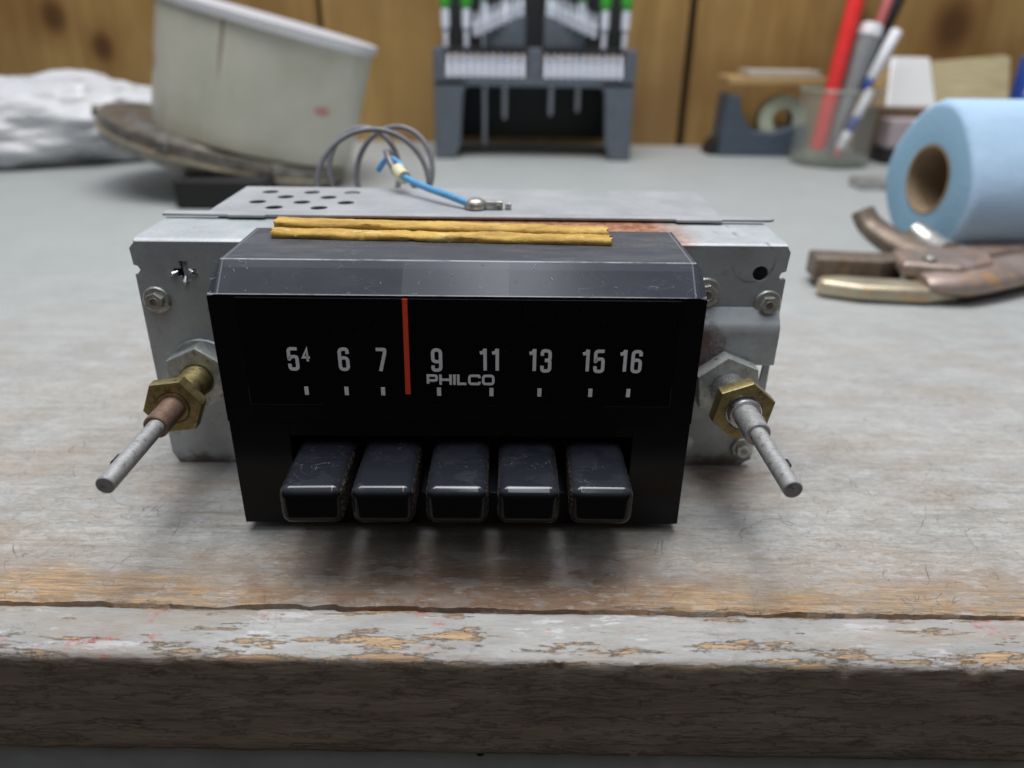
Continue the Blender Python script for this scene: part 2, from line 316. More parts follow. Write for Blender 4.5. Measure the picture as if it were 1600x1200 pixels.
# --- background things
def mat_can():
    g = G('cream enamel'); n = g.noise(.25, 5, .6); x, y, z = g.sep()
    c = g.mix(g.step(n, .35, .7), (.52, .52, .43), (.62, .61, .53))
    c = g.mix(g.math('MULTIPLY', g.step(g.noise(.45, 6, .7, g.vscale(1, 1, .4, (2, 2, 2))), .58, .72), .5), c, (.33, .30, .22))
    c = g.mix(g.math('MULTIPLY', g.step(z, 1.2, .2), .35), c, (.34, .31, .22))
    for (a, h, r, w, col) in ((-.72, 7.6, .9, .18, (.14, .08, .05)), (5.9, 4.0, .45, .55, (.45, .04, .05)), (-7.0, 4.2, .8, .9, (.35, .09, .10))):
        dx = g.math('DIVIDE', g.math('SUBTRACT', x, a), w); dz = g.math('DIVIDE', g.math('SUBTRACT', z, h), r if w > .3 else 3.4)
        d = g.math('SQRT', g.math('ADD', g.math('MULTIPLY', dx, dx), g.math('MULTIPLY', dz, dz)))
        c = g.mix(g.math('MULTIPLY', g.step(d, 1.1, .5), .6), c, col)
    return g.out(c, .4, 0, g.bump(n, .1, .1))
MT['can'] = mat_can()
MT['rim'] = metal('tinned rim', (.72, .73, .78), (.88, .88, .92), .35, .35)
MT['flange'] = metal('rusty brown flange', (.13, .12, .11), (.30, .28, .25), .35, .6, (.16, .11, .08), 1.1)
MT['rubber'] = simple('black rubber', (.012, .012, .013), .7)
MT['bag'] = None
g = G('white plastic film'); n = g.noise(.35, 7, .7)
MT['bag'] = g.out(g.mix(n, (.58, .59, .63), (.70, .71, .74)), .22, 0, g.bump(n, .35, .4))
MT['rack'] = simple('slate grey plastic', (.105, .125, .155), .5, sc=1)
MT['rackshade'] = simple('shaded grey plastic', (.02, .022, .025), .5, sc=1)  # darker copy of the rack plastic, shade painted into its inner parts
MT['chrome'] = metal('chrome bits', (.74, .80, .95), (.86, .90, 1.0), .35, .1)
MT['green'] = simple('green handle', (.06, .42, .045), .35, sc=1)
MT['blk'] = simple('black plastic', (.015, .015, .018), .4, sc=1)
MT['navy'] = simple('dark blue grey plastic', (.065, .085, .115), .45, sc=1)
MT['tape'] = simple('pale tape', (.50, .55, .42), .4, sc=1)
MT['ply'] = simple('light plywood', (.45, .30, .13), .6, sc=1)
MT['paper'] = simple('grey paper', (.45, .42, .38), .7, sc=1)
MT['card'] = simple('brown cardboard', (.20, .13, .08), .8, sc=1)
MT['pinkgrey'] = simple('pale mauve card', (.42, .36, .38), .6, sc=1)
MT['red'] = simple('bright red paint', (1.0, .045, .045), .35, sc=1, Emission_Strength=0.0)
MT['greypen'] = simple('grey plastic', (.28, .29, .30), .35, sc=1)
MT['white'] = simple('white plastic', (.78, .79, .84), .35, sc=1)
MT['bluepen'] = simple('blue plastic', (.03, .06, .30), .35, sc=1)
MT['pink'] = simple('faded red plastic', (.50, .13, .13), .4, sc=1)
MT['ferrule'] = metal('bright ferrule', (.93, .94, .95), (.98, .98, .98), .45, .45)
g = G('tan bristles'); n = g.noise(3, 5, .6, g.vscale(.1, 1, 2))
MT['bristle'] = g.out(g.mix(g.step(n, .35, .65), (.36, .30, .17), (.55, .47, .28)), .7, 0, g.bump(n, .6, .1))
MT['bluebox'] = simple('blue label', (.03, .10, .50), .4, sc=.5)
g = G('blue paper towel'); n = g.noise(1.5, 5, .6)
MT['towel'] = g.out(g.mix(n, (.36, .53, .74), (.45, .62, .81)), .85, 0, g.bump(g.math('ADD', g.noise(.4, 4, .6), g.math('MULTIPLY', g.noise(7, 3), .25)), .5, .25))
g = G('towel end'); n = g.noise(1, 5, .6)
x, y, z = g.sep(); dz = g.math('SUBTRACT', z, 4.1); rr = g.math('SQRT', g.math('ADD', g.math('MULTIPLY', y, y), g.math('MULTIPLY', dz, dz)))
rings_ = g.math('SINE', g.math('MULTIPLY', g.math('ADD', rr, g.math('MULTIPLY', n, .15)), 42))
MT['towelend'] = g.out(g.mix(n, (.24, .42, .58), (.31, .50, .66)), .9, 0, g.bump(rings_, .35, .03, g.bump(g.noise(3, 5), .4, .1)))
MT['core'] = simple('cardboard core', (.34, .25, .16), .8, sc=1)
MT['plier'] = metal('rusty brown steel', (.27, .20, .17), (.42, .34, .30), .42, .5, (.55, .30, .14), .9)
MT['plierlight'] = metal('worn brassy steel', (.42, .36, .26), (.62, .56, .42), .38, .6, (.66, .36, .14), .5)
MT['plierdark'] = metal('dark rusty steel', (.14, .105, .08), (.25, .20, .16), .5, .5, (.28, .2, .14), 1.3)
MT['pliersteel'] = metal('worn grey steel', (.36, .35, .33), (.55, .55, .53), .36, .7, (.2, .15, .1), 1.3)
g = G('clear jar glass'); MT['glass'] = g.out((.62, .66, .60), .05, 0, None, Alpha=.11)
g = G('thick jar glass'); MT['glassbase'] = g.out((.36, .40, .33), .08, 0, None, Alpha=.42)

# ------------------------------------------------------------------ mesh helpers
class MB:
    def __init__(s): s.b = bmesh.new(); s.mi = 0
    def _mark(s, faces):
        for f in faces: f.material_index = s.mi
    def box(s, x0, x1, y0, y1, z0, z1, mat=None):
        vs_ = [s.b.verts.new(Vector(p)) for p in ((x0,y0,z0),(x1,y0,z0),(x1,y1,z0),(x0,y1,z0),(x0,y0,z1),(x1,y0,z1),(x1,y1,z1),(x0,y1,z1))]
        if mat: 
            for v in vs_: v.co = mat @ v.co
        s._mark([s.b.faces.new([vs_[i] for i in q]) for q in ((3,2,1,0),(4,5,6,7),(0,1,5,4),(1,2,6,5),(2,3,7,6),(3,0,4,7))]); return s
    def prism(s, pts, d0, d1, axis='y', mat=None):
        """pts in the plane across the axis: y -> (x,z); x -> (y,z); z -> (x,y)"""
        def P(p, d): 
            v = Vector((p[0], d, p[1])) if axis == 'y' else Vector((d, p[0], p[1])) if axis == 'x' else Vector((p[0], p[1], d))
            return mat @ v if mat else v
        a = [s.b.verts.new(P(p, d0)) for p in pts]; c = [s.b.verts.new(P(p, d1)) for p in pts]
        n = len(pts); fs = [s.b.faces.new(a), s.b.faces.new(c[::-1])]
        for i in range(n): fs.append(s.b.faces.new([a[i], c[i], c[(i+1) % n], a[(i+1) % n]]))
        s._mark(fs); return s
    def lathe(s, prof, seg=32, mat=None, caps=True):
        """prof = (radius, height) pairs round local z"""
        rings = []
        for r, h in prof:
            rings.append([s.b.verts.new((mat or Matrix()) @ Vector((r*math.cos(2*math.pi*i/seg), r*math.sin(2*math.pi*i/seg), h))) for i in range(seg)])
        fs = []
        for a, c in zip(rings, rings[1:]):
            for i in range(seg): fs.append(s.b.faces.new([a[i], a[(i+1) % seg], c[(i+1) % seg], c[i]]))
        if caps: fs.append(s.b.faces.new(rings[0][::-1])); fs.append(s.b.faces.new(rings[-1]))
        s._mark(fs); return s
    def tube(s, pts, r, seg=10, rf=None, flat=1.0):
        pts = [Vector(p) for p in pts]; rings = []; up = Vector((0, 0, 1))
        for i, p in enumerate(pts):
            t = (pts[min(i+1, len(pts)-1)] - pts[max(i-1, 0)]).normalized()
            if i == 0:
                n = (up - t*up.dot(t)); n = n if n.length > .1 else Vector((1, 0, 0)); n.normalize()
            else: n = (n - t*n.dot(t)).normalized()
            bn = t.cross(n); k = r*(rf(i/(len(pts)-1)) if rf else 1)
            rings.append([s.b.verts.new(p + n*math.sin(a)*k*flat + bn*math.cos(a)*k) for a in [2*math.pi*j/seg for j in range(seg)]])
        fs = []
        for a, c in zip(rings, rings[1:]):
            for i in range(seg): fs.append(s.b.faces.new([a[i], a[(i+1) % seg], c[(i+1) % seg], c[i]]))
        fs.append(s.b.faces.new(rings[0][::-1])); fs.append(s.b.faces.new(rings[-1])); s._mark(fs); return s
    def build(s, name, mats, parent=None, loc=(0, 0, 0), rot=(0, 0, 0), bevel=0, seg=2, smooth=35, sub=0):
        bmesh.ops.recalc_face_normals(s.b, faces=s.b.faces)
        me = bpy.data.meshes.new(name)
        for v in s.b.verts: v.co *= S
        s.b.to_mesh(me); s.b.free()
        for m in (mats if isinstance(mats, (list, tuple)) else [mats]): me.materials.append(m)
        return link(name, me, parent, loc, rot, bevel, seg, smooth, sub)

def link(name, me, parent=None, loc=(0, 0, 0), rot=(0, 0, 0), bevel=0, seg=2, smooth=35, sub=0):
    if smooth:
        for p in me.polygons: p.use_smooth = True
        me.set_sharp_from_angle(angle=R(smooth))
    o = bpy.data.objects.new(name, me); COL.objects.link(o)
    o.location = Vector(loc)*S; o.rotation_euler = rot
    if parent: o.parent = parent
    if bevel:
        b = o.modifiers.new('bevel', 'BEVEL'); b.width = bevel*S; b.segments = seg; b.limit_method = 'ANGLE'; b.angle_limit = R(30); b.harden_normals = True
    if sub:
        m = o.modifiers.new('sub', 'SUBSURF'); m.levels = sub; m.render_levels = sub
    return o

def sheet(outer, holes, t, axis='y', bev=.02):
    """flat sheet with holes; outline in (x,z) for axis y, (x,y) for axis z; thickness centred on the origin plane"""
    cu = bpy.data.curves.new('outline', 'CURVE'); cu.dimensions = '2D'; cu.fill_mode = 'BOTH'
    cu.extrude = (t/2-bev)*S; cu.bevel_depth = bev*S; cu.bevel_resolution = 1; cu.offset = -bev*S
    for pl in [outer]+holes:
        sp_ = cu.splines.new('POLY'); sp_.points.add(len(pl)-1); sp_.use_cyclic_u = True
        for p, q in zip(sp_.points, pl): p.co = (q[0]*S, q[1]*S, 0, 1)
    o = bpy.data.objects.new('outline', cu); COL.objects.link(o)
    dg = bpy.context.evaluated_depsgraph_get(); me = bpy.data.meshes.new_from_object(o.evaluated_get(dg))
    bpy.data.objects.remove(o); me.materials.clear()
    if axis == 'y': me.transform(Matrix.Rotation(R(90), 4, 'X'))
    return me

def circle(cx, cy, r, n=24, ry=None): return [(cx+r*math.cos(2*math.pi*i/n), cy+(ry or r)*math.sin(2*math.pi*i/n)) for i in range(n)]

def thing(name, label, cat, loc=(0, 0, 0), rotz=0, group=None, rot=None):
    o = bpy.data.objects.new(name, None); COL.objects.link(o); o.empty_display_size = .01
    o.location = Vector(loc)*S; o.rotation_euler = rot or (0, 0, rotz)
    return tag(o, label, cat, group)
def tag(o, label=None, cat=None, group=None, kind=None):
    if label: o['label'] = label
    if cat: o['category'] = cat
    if group: o['group'] = group
    if kind: o['kind'] = kind
    return o
def copy_tree(o, parent=None):
    c = o.copy(); COL.objects.link(c)
    if parent: c.parent = parent
    for ch in list(o.children): copy_tree(ch, c)
    return c
def nz(x, y=0, z=0): return noise.noise(Vector((x, y, z)))
def fbm(x, y, z=0, o=4): return noise.fractal(Vector((x, y, z)), 1.0, 2.0, o)

# ------------------------------------------------------------------ workbench
bench = thing('workbench', 'grey painted wooden workbench with worn bare front edge, under everything', 'workbench')
def joint(x): return 12.68 + .05*fbm(x*.35, 3.1) + .035*fbm(x*2.2, 9.7) + (.05*max(0, nz(x*1.1, 40))**.5 if nz(x*1.1, 40) > .25 else 0)
xs = [-30 + i*.06 for i in range(1001)]
xw = [-95, -60, -40] + xs + [40, 60, 95]
rows = [0, .0, .02, .06, .12, .2, .3, .42, .56, .72, .9, 1.1, 1.35, 1.6, 1.9, 2.2, 2.6, 3, 3.6, 4.4, 5.5, 7, 9, 12, 17, 24, 35, 50, 75.3]
b = bmesh.new(); gr = []
for k, r in enumerate(rows):
    rw = []
    for x in xw:
        j = joint(x)
        if k == 0: z = -.6
        else:
            fade = max(0, 1-r/4.0)
            gz = (.03 + .03*math.exp(-r*1.5))*fbm(x*.5, (r)*7, 2.0)*fade + .022*fbm(x*1.5, r*16, 5.0)*fade
            z = gz + (-.045 + .03*nz(x*1.7, 77) if r < .05 else -.012 if r < .1 else 0)
            sp_ = nz(x*.45, 15.5)
            if sp_ > .1 and .02 < r < .5: z -= .10*(sp_-.1)*(1+fbm(x*3, r*9))     # splintered dips
        rw.append(b.verts.new((x*S, (j+r)*S, z*S)))
    gr.append(rw)
for a, c in zip(gr, gr[1:]):
    for i in range(len(xw)-1): b.faces.new([a[i], a[i+1], c[i+1], c[i]])
bmesh.ops.recalc_face_normals(b, faces=b.faces)
me = bpy.data.meshes.new('benchtop'); b.to_mesh(me); b.free(); me.materials.append(MT['bench'])
if me.polygons[len(me.polygons)//2].normal.z < 0: me.flip_normals()
link('benchtop', me, bench, smooth=60)

prof = [(12.75, -.7), (12.66, -.25), (12.60, -.10), (12.50, -.055), (12.35, -.045), (12.2, -.05), (12.05, -.06), (11.9, -.075), (11.75, -.10), (11.62, -.135), (11.50, -.165),
        (11.40, -.20), (11.345, -.24), (11.32, -.30), (11.305, -.40), (11.30, -.6), (11.3, -.8), (11.3, -1.1), (11.3, -1.5), (11.3, -2.0), (11.3, -2.5), (11.3, -2.85), (11.32, -2.96), (11.4, -3.02), (12.2, -3.03)]
b = bmesh.new(); gr = []
for k, (py, pz) in enumerate(prof):
    rw = []
    for x in xw:
        dy = .018*fbm(x*.8, k*.6, 11) + .035*min(0, fbm(x*1.3, k*.7, 21))
        dz = .018*fbm(x*.7, k*.7, 31)
        nick = nz(x*2.3, 5.5, k*.15)
        if 11 <= k <= 15 and nick > .42: dy += .25*(nick-.42); dz -= .1*(nick-.42)
        if k >= 20: dz += .05*fbm(x*1.2, 50)
        if abs(x) > 30: dy = dz = 0
        rw.append(b.verts.new((x*S, (py+dy + (joint(x)-12.68)*.7*(k < 4))*S, (pz+dz)*S)))
    gr.append(rw)
for a, c in zip(gr, gr[1:]):
    for i in range(len(xw)-1): b.faces.new([a[i], a[i+1], c[i+1], c[i]])
bmesh.ops.recalc_face_normals(b, faces=b.faces)
me = bpy.data.meshes.new('edge_strip'); b.to_mesh(me); b.free(); me.materials.append(MT['nosing'])
link('edge_strip', me, bench, smooth=60)
mb = MB(); mb.box(-95, 95, 11.62, 14, -14, -3.05); mb.build('apron', MT['apron'], bench)
mb = MB(); mb.prism(circle(-.6, -3.32, .09, 14), 11.58, 11.63); mb.build('nail', MT['rubber'], bench)

# ------------------------------------------------------------------ wall
wall = thing('wooden_wall', 'amber varnished pine board wall behind the workbench', 'wall', (0, 88, 0))
for x0, x1 in ((-95, -60.2), (-60, -21.4), (-20.9, 18.3), (19.1, 62), (62.2, 95)):
    mb = MB(); mb.box(x0, x1, 0, 2, -3, 23); mb.build('board', MT['pine'], wall, bevel=.15)
mb = MB(); mb.box(-95, 95, 2.01, 3, -3, 23); mb.build('backing', MT['groove'], wall)

# ------------------------------------------------------------------ car radio
radio = thing('car_radio', 'old black faced push-button car radio with grey metal chassis on the bench', 'car radio', (-1.347, 18.728, 0), R(.923))
# front mounting plate with holes
cross = []
cx, cz, a, w = -7.2, 5.76, .30, .10
cross = [(cx-w, cz-a*.7), (cx+w, cz-a*.7), (cx+w, cz-w), (cx+a, cz-w), (cx+a, cz+w), (cx+w, cz+w), (cx+w, cz+a), (cx-w, cz+a), (cx-w, cz+w), (cx-a, cz+w), (cx-a, cz-w), (cx-w, cz-w)]
outer = [(-8.35, 0), (-6.9, .0), (-6.7, .07), (-5.8, .05), (-5.4, 0), (6.6, 0), (8.15, .02), (8.3, .15), (8.42, .2), (8.5, 1.0), (8.52, 5.72), (8.47, 5.76), (8.38, 5.72), (8.34, 5.8), (8.38, 5.9), (8.5, 5.94), (8.53, 6.45), (8.42, 6.62),
         (-8.35, 6.58), (-8.52, 6.4), (-8.5, 5.95), (-8.4, 5.92), (-8.35, 5.82), (-8.42, 5.72), (-8.5, 5.70), (-8.52, .35)]
me = sheet(outer, [cross, circle(7.82, 5.88, .2, 24, .2), [(8.0, 2.75), (8.28, 2.75), (8.32, 3.3), (8.0, 3.32)]], .1)
me.materials.append(MT['zinc'])
fp = link('front_plate', me, radio)
# torn lips of the cross hole
for sx, sz, rz_ in ((-.26, -.02, .5), (.22, .02, -.6), (.0, -.2, 1.4)):
    mb = MB(); mb.tube([(cx+sx-.12*math.cos(rz_), -.07, cz+sz-.12*math.sin(rz_)), (cx+sx, -.13, cz+sz), (cx+sx+.12*math.cos(rz_), -.07, cz+sz+.12*math.sin(rz_))], .07, 10, lambda t: .5+math.sin(math.pi*t)*.6)
    mb.build('torn_lip', MT['steel'], fp)
# chassis box and bent shoulder
mb = MB(); mb.box(-7.3, 7.3, .06, 5.9, .03, 6.5); mb.build('chassis', MT['zinc'], radio, bevel=.06)
pr = [(.05, 6.45), (-.03, 6.5), (-.02, 6.58), (.05, 6.63), (.14, 6.65), (2.15, 6.70), (2.15, 6.62), (.2, 6.56)]
mb = MB(); mb.prism(pr, -8.40, 8.46, 'x')
mb.build('shoulder', MT['zinc'], radio, bevel=.02)
# perforated top cover
holes = []
for u_, v_ in ((-6.34, 5.2), (-5.02, 5.2), (-3.74, 5.2), (-5.66, 4.45), (-4.34, 4.45), (-6.3, 3.7), (-4.98, 3.7), (-3.66, 3.7), (-5.6, 2.95), (-4.3, 2.95)): holes.append(circle(u_, v_, .25, 20))
me = sheet([(-7.3, 2.45), (7.3, 2.45), (7.45, 6.05), (-7.35, 6.05)], holes, .06, 'z', .015); me.materials.append(MT['cover'])
cv = link('top_cover', me, radio, (0, 0, 6.80))
mb = MB(); mb.prism([(-8.45, 2.02), (-6.6, 1.98), (-6.6, 1.90), (-5.6, 1.90), (-5.55, 2.02), (5.9, 2.02), (5.95, 1.88), (7.2, 1.88), (7.25, 2.0), (8.6, 2.0), (8.75, 2.12), (8.7, 2.44), (-8.5, 2.44)], 6.755, 6.83, 'z')
mb.build('cover_lip', MT['cover'], radio, bevel=.015)
mb = MB(); mb.box(-7.2, -3.2, 2.5, 5.9, 6.52, 6.56); mb.build('dark_interior', MT['rubber'], radio)
for q in (7.35, -8.25):
    mb = MB(); mb.box(q, q+.9, .5, 1.9, .3, 6.4); mb.build('hole_backing', MT['rubber'], radio)  # dark box added behind the plate holes so they look black
# solder lug and screw on the cover
mb = MB(); mb.lathe([(.30, 0), (.34, .06), (.30, .22), (.16, .3)], 14); mb.build('terminal_lug', MT['solder'], radio, (.25, 3.0, 6.84), smooth=50)
mb = MB(); mb.box(.55, 1.05, 2.85, 3.15, 6.84, 7.08); mb.box(1.12, 1.3, 2.9, 3.1, 6.84, 7.02); mb.build('terminal_tab', MT['nutzinc'], radio, bevel=.03)

def hexpts(r, rot=0): return [(r*math.cos(R(60*i+rot)), r*math.sin(R(60*i+rot))) for i in range(6)]
YM = Matrix.Rotation(R(90), 4, 'X')        # local z -> -y (towards the viewer)
def bolt(x, z, y=-.05, r=.36, rot=12, pl=None):
    o = MB()
    o.lathe([(r*1.0, 0), (r*1.02, .05), (r*.92, .09), (r*.62, .11)], 28, YM)
    o.prism(hexpts(r*.68, rot), -.1, -.26)
    o.lathe([(r*.36, .255), (r*.34, .275), (r*.30, .26)], 20, YM)
    return o.build('bolt', MT['bolt'], pl or radio, (x, y, z), bevel=.025, smooth=40)
bolt(-8.05, 5.02, rot=22); bolt(8.12, 5.08, rot=5); bolt(8.1, .62, rot=30, r=.33); bolt(6.42, 5.35, r=.42, rot=15); bolt(6.35, .78, r=.3)
# raised bracket behind the right stud
pr = [(-.05, 4.98), (-.10, 4.96), (-.36, 4.62), (-.43, 4.50), (-.45, 4.3), (-.44, 3.42), (-.36, 3.42), (-.36, 4.3), (-.3, 4.5), (-.05, 4.86)]
mb = MB(); mb.prism(pr, 5.5, 8.46, 'x'); br = mb.build('stud_bracket', MT['zinc'], radio, bevel=.03)
mb = MB(); mb.box(5.5, 7.75, -.44, -.36, 1.75, 3.44); mb.build('bracket_tongue', MT['zinc'], br, bevel=.03)
mb = MB(); mb.box(5.6, 7.6, -.12, -.052, .35, 1.9); mb.build('lower_tab', MT['zinc'], radio, bevel=.03)

# left and right control studs
def nut(name, x, y, z, r, t, m, hole, rot=0, par=None, facets=True):
    o = MB(); n = 6
    pts = hexpts(r, rot); hp = circle(0, 0, hole, 24)
    mm = sheet(pts, [hp], t, 'y', .045); mm.materials.append(m)
    return link(name, mm, par or radio, (x, y, z))
def cyl(name, x, z, y0, y1, r, m, par=None, ch=.03, seg=28, thread=False):
    o = MB(); L = y0-y1
    if thread:
        pf = []; n = int(L/.07)
        for i in range(n): pf += [(r, i*L/n), (r-.035, (i+.5)*L/n)]
        pf.append((r-.02, L))
    else: pf = [(r, 0), (r, L-ch), (r-ch, L)]
    o.lathe(pf, seg, YM); return o.build(name, m, par or radio, (x, y0, z), smooth=30)
# left
ln = nut('zinc_nut', -7.12, -.42, 2.98, .92, .55, MT['nutzinc'], .42, 25)
cyl('washer', -7.12, 2.98, -.06, -.16, .95, MT['nutzinc'])
cyl('threaded_bushing', -7.12, 2.98, -.06, -2.35, .42, MT['brass'], thread=True)
nut('brass_nut', -7.12, -2.15, 2.98, .77, .36, MT['brass'], .40, 8)
cyl('shaft_sleeve', -7.10, 2.99, -2.2, -3.35, .30, MT['sleeve'])
ls = cyl('control_shaft', -7.08, 3.0, -3.3, -5.85, .20, MT['shaft'], ch=.02)
mb = MB(); mb.lathe([(.13, 0), (.13, .25)], 12, YM); mb.build('key_peg', MT['rubber'], ls, (-.17, -1.45, -.02))
# right
nut('zinc_nut', 7.12, -.78, 2.98, .92, .5, MT['nutzinc'], .45, 38)
cyl('threaded_bushing', 7.14, 2.98, -.46, -2.3, .50, MT['steel'], seg=36)
nut('brass_nut', 7.14, -2.15, 2.98, .81, .42, MT['brass'], .45, 20)
cyl('collar', 7.14, 2.98, -2.3, -2.5, .42, MT['steel'])
rs = cyl('shaft_sleeve', 7.14, 2.98, -2.4, -3.5, .31, MT['shaft'])
cyl('sleeve_step', 7.14, 2.98, -3.0, -3.12, .33, MT['shaft'])
ls = cyl('control_shaft', 7.14, 2.99, -3.45, -5.85, .205, MT['shaft'], ch=.02)
mb = MB(); mb.box(-.06, .06, -1.6, -1.35, .0, .1); mb.build('key_notch', MT['rubber'], ls, (.17, 0, .02))

# ---- black housing
HX0, HX1 = -5.38, 5.56
zb, zs, zt, yb, z2, yf, dep = .27, 3.17, 6.30, -2.68, 6.905, -3.34, -.06
hous = MB()
def ring(yz, x): return [hous.b.verts.new((x, y, z)) for y, z in yz]
# outer shell: upper body with split line; ends chamfered along the top
ypro = [(dep, zs), (yf, zs), (yf, zt), (yb, z2), (dep+.1, z2+.03)]
ch = .17
sects = []
for x, c in ((HX0, ch), (HX0+ch, 0), (HX1-ch, 0), (HX1, ch)):
    sects.append(ring([(dep, zs), (yf, zs), (yf, zt-c*.3), (yb+c*.5, z2-c*1.2), (dep+.1, z2+.03-c*1.2)], x))
for a, c in zip(sects, sects[1:]):
    for i in range(5): hous.b.faces.new([a[i], a[(i+1) % 5], c[(i+1) % 5], c[i]])
hous.b.faces.new(sects[0]); hous.b.faces.new(sects[-1][::-1])
# lint and curled scratches lying on the slanted band and top
hous.mi = 1
for i in range(26):
    x = random.uniform(HX0+.1, HX1-.1) if i > 10 else random.choice((HX0+.15, HX1-.2, -1.2, 1.2)) + random.gauss(0, .35)
    x = min(max(x, HX0+.08), HX1-.08); t = random.random(); L = random.choice((.03, .04, .05, .08, .12, .22)); an = random.uniform(0, math.pi)
    ps = []
    for k in range(7):
        s_ = (k/6-.5)*L; du = math.cos(an)*s_ + .1*L*math.sin(k*1.7+i); dv = math.sin(an)*s_*.7 + .12*L*math.sin(k*1.1+i*2)
        tt = min(max(t+dv, .03), .97)
        ps.append((x+du, yf+(yb-yf)*tt-.004, zt+(z2-zt)*tt+.006))
    hous.tube(ps, random.choice((.003, .004, .006)), 4)
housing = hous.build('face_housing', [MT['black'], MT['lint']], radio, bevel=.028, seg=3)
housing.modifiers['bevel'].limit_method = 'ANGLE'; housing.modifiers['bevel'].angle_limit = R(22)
# lower fascia: frame round the button opening
bx0, bx1, bz0, bz1 = -3.98, 4.2, 1.2, 2.78
lo = MB()
for q in ((HX0+.012, bx0, zb, zs-.02), (bx1, HX1-.012, zb, zs-.02), (bx0, bx1, zb, bz0), (bx0, bx1, bz1, zs-.02)):
    lo.box(q[0], q[1], yf+.012, dep, q[2], q[3])
bmesh.ops.remove_doubles(lo.b, verts=lo.b.verts, dist=.0001)
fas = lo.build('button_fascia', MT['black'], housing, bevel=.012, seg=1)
o = MB(); o.box(bx0-.05, bx1+.05, yf+1.5, yf+1.6, bz0-.05, bz1+.05); o.build('recess_back', MT['rubber'], housing)
# dial lens, a hair proud of the housing
me = sheet([(-4.78, 3.62), (5.0, 3.62), (5.0, 6.24), (-4.78, 6.24)], [], .05, 'y', .02); me.materials.append(MT['dial'])
dial = link('dial_lens', me, housing, (0, yf-.005, 0))
YD = yf-.034

# ---- lettering from strokes
def ribbon(mb, pts, w, y, t=.008, closed=False):
    P = [Vector((p[0], p[1])) for p in pts]; n = len(P); Lf = []; Rt = []
    for i, p in enumerate(P):
        if closed: d0 = (p-P[i-1]).normalized(); d1 = (P[(i+1) % n]-p).normalized()
        else:
            d0 = (p-P[i-1]).normalized() if i else (P[1]-p).normalized(); d1 = (P[i+1]-p).normalized() if i < n-1 else d0
        m = (d0+d1); m = m.normalized() if m.length > 1e-6 else d1
        nn = Vector((-m.y, m.x)); k = w/2/max(.45, nn.dot(Vector((-d1.y, d1.x))))
        Lf.append(p+nn*k); Rt.append(p-nn*k)
    def V(p, yy): return mb.b.verts.new((p.x, yy, p.y))
    a = [V(p, y) for p in Lf]; c = [V(p, y) for p in Rt]; a2 = [V(p, y+t) for p in Lf]; c2 = [V(p, y+t) for p in Rt]
    for i in range(n if closed else n-1):
        j = (i+1) % n
        for q in ((a[i], a[j], c[j], c[i]), (a2[i], c2[i], c2[j], a2[j]), (a[i], a2[i], a2[j], a[j]), (c[i], c[j], c2[j], c2[i])): mb.b.faces.new(q)
    if not closed:
        mb.b.faces.new((a[0], c[0], c2[0], a2[0])); mb.b.faces.new((a[-1], a2[-1], c2[-1], c[-1]))
def rnd(pts, r, closed=False, k=5):
    P = [Vector(p) for p in pts]; n = len(P); out = []
    for i, p in enumerate(P):
        if not closed and i in (0, n-1): out.append(p); continue
        a, c = P[i-1], P[(i+1) % n]; ra = min(r, (a-p).length*.49, (c-p).length*.49)
        s0 = p+(a-p).normalized()*ra; s1 = p+(c-p).normalized()*ra
        for j in range(k+1):
            t = j/k; out.append((1-t)**2*s0 + 2*t*(1-t)*p + t*t*s1)
    return out
W_, H_ = .175, .50
GL = {
 '1': [([(.10, 0), (.10, H_+.035)], 0, 0), ([(-.015, .43), (.06, .45), (.10, .53)], .0, 0)],
 '3': [([(0, .38), (0, H_), (W_, H_), (W_, .27), (.06, .27)], .08, 0), ([(.06, .262), (W_, .262), (W_, 0), (0, 0), (0, .13)], .08, 0)],
 '4': [([(.13, -.035), (.13, .47), (-.03, .12), (.22, .12)], 0, 0)],
 '5': [([(W_+.02, H_), (0.0, H_), (0, .23), (.03, .30), (W_, .32), (W_, 0), (0, 0), (0, .13)], .07, 0)],
 '6': [([(0, .0), (W_, 0), (W_, .29), (0, .29)], .085, 1), ([(0, .15), (0, H_), (W_, H_), (W_, .385)], .085, 0)],
 '7': [([(-.015, H_), (W_+.01, H_), (W_, .40), (.065, -.035)], .03, 0)],
 '9': [([(0, .21), (W_, .21), (W_, .5), (0, .5)], .085, 1), ([(W_, .35), (W_, 0), (0, 0), (0, .115)], .085, 0)],
}
def numeral(text, cx, z0, k=1.0, w=.078):
    mb = MB(); adv = .275*k; tot = adv*(len(text)-1)
    for i, ch_ in enumerate(text):
        x0 = cx - tot/2 + i*adv - W_*k/2
        for q, (pts, r, cl) in enumerate(GL[ch_]):
            pp = rnd([(x0+p[0]*k, z0+.04*k+p[1]*k) for p in pts], r*k, cl) if r else [(x0+p[0]*k, z0+.04*k+p[1]*k) for p in pts]
            ribbon(mb, pp, w*(k if k == 1 else k*1.15), YD-.002*q, .008, cl)
    return mb
for t_, x_ in (('6', -2.52), ('7', -1.68), ('9', -.42), ('11', .80), ('13', 1.92), ('15', 3.13), ('16', 3.98)):
    numeral(t_, x_, 4.50).build('numeral', MT['number'], dial, (0, -yf+.005, 0), smooth=0)
mb = numeral('5', -3.66, 4.50); m2 = numeral('4', -3.36, 4.73, .62)
tmp = bpy.data.meshes.new('t'); m2.b.to_mesh(tmp); m2.b.free(); mb.b.from_mesh(tmp)
mb.build('numeral', MT['number'], dial, (0, -yf+.005, 0), smooth=0)
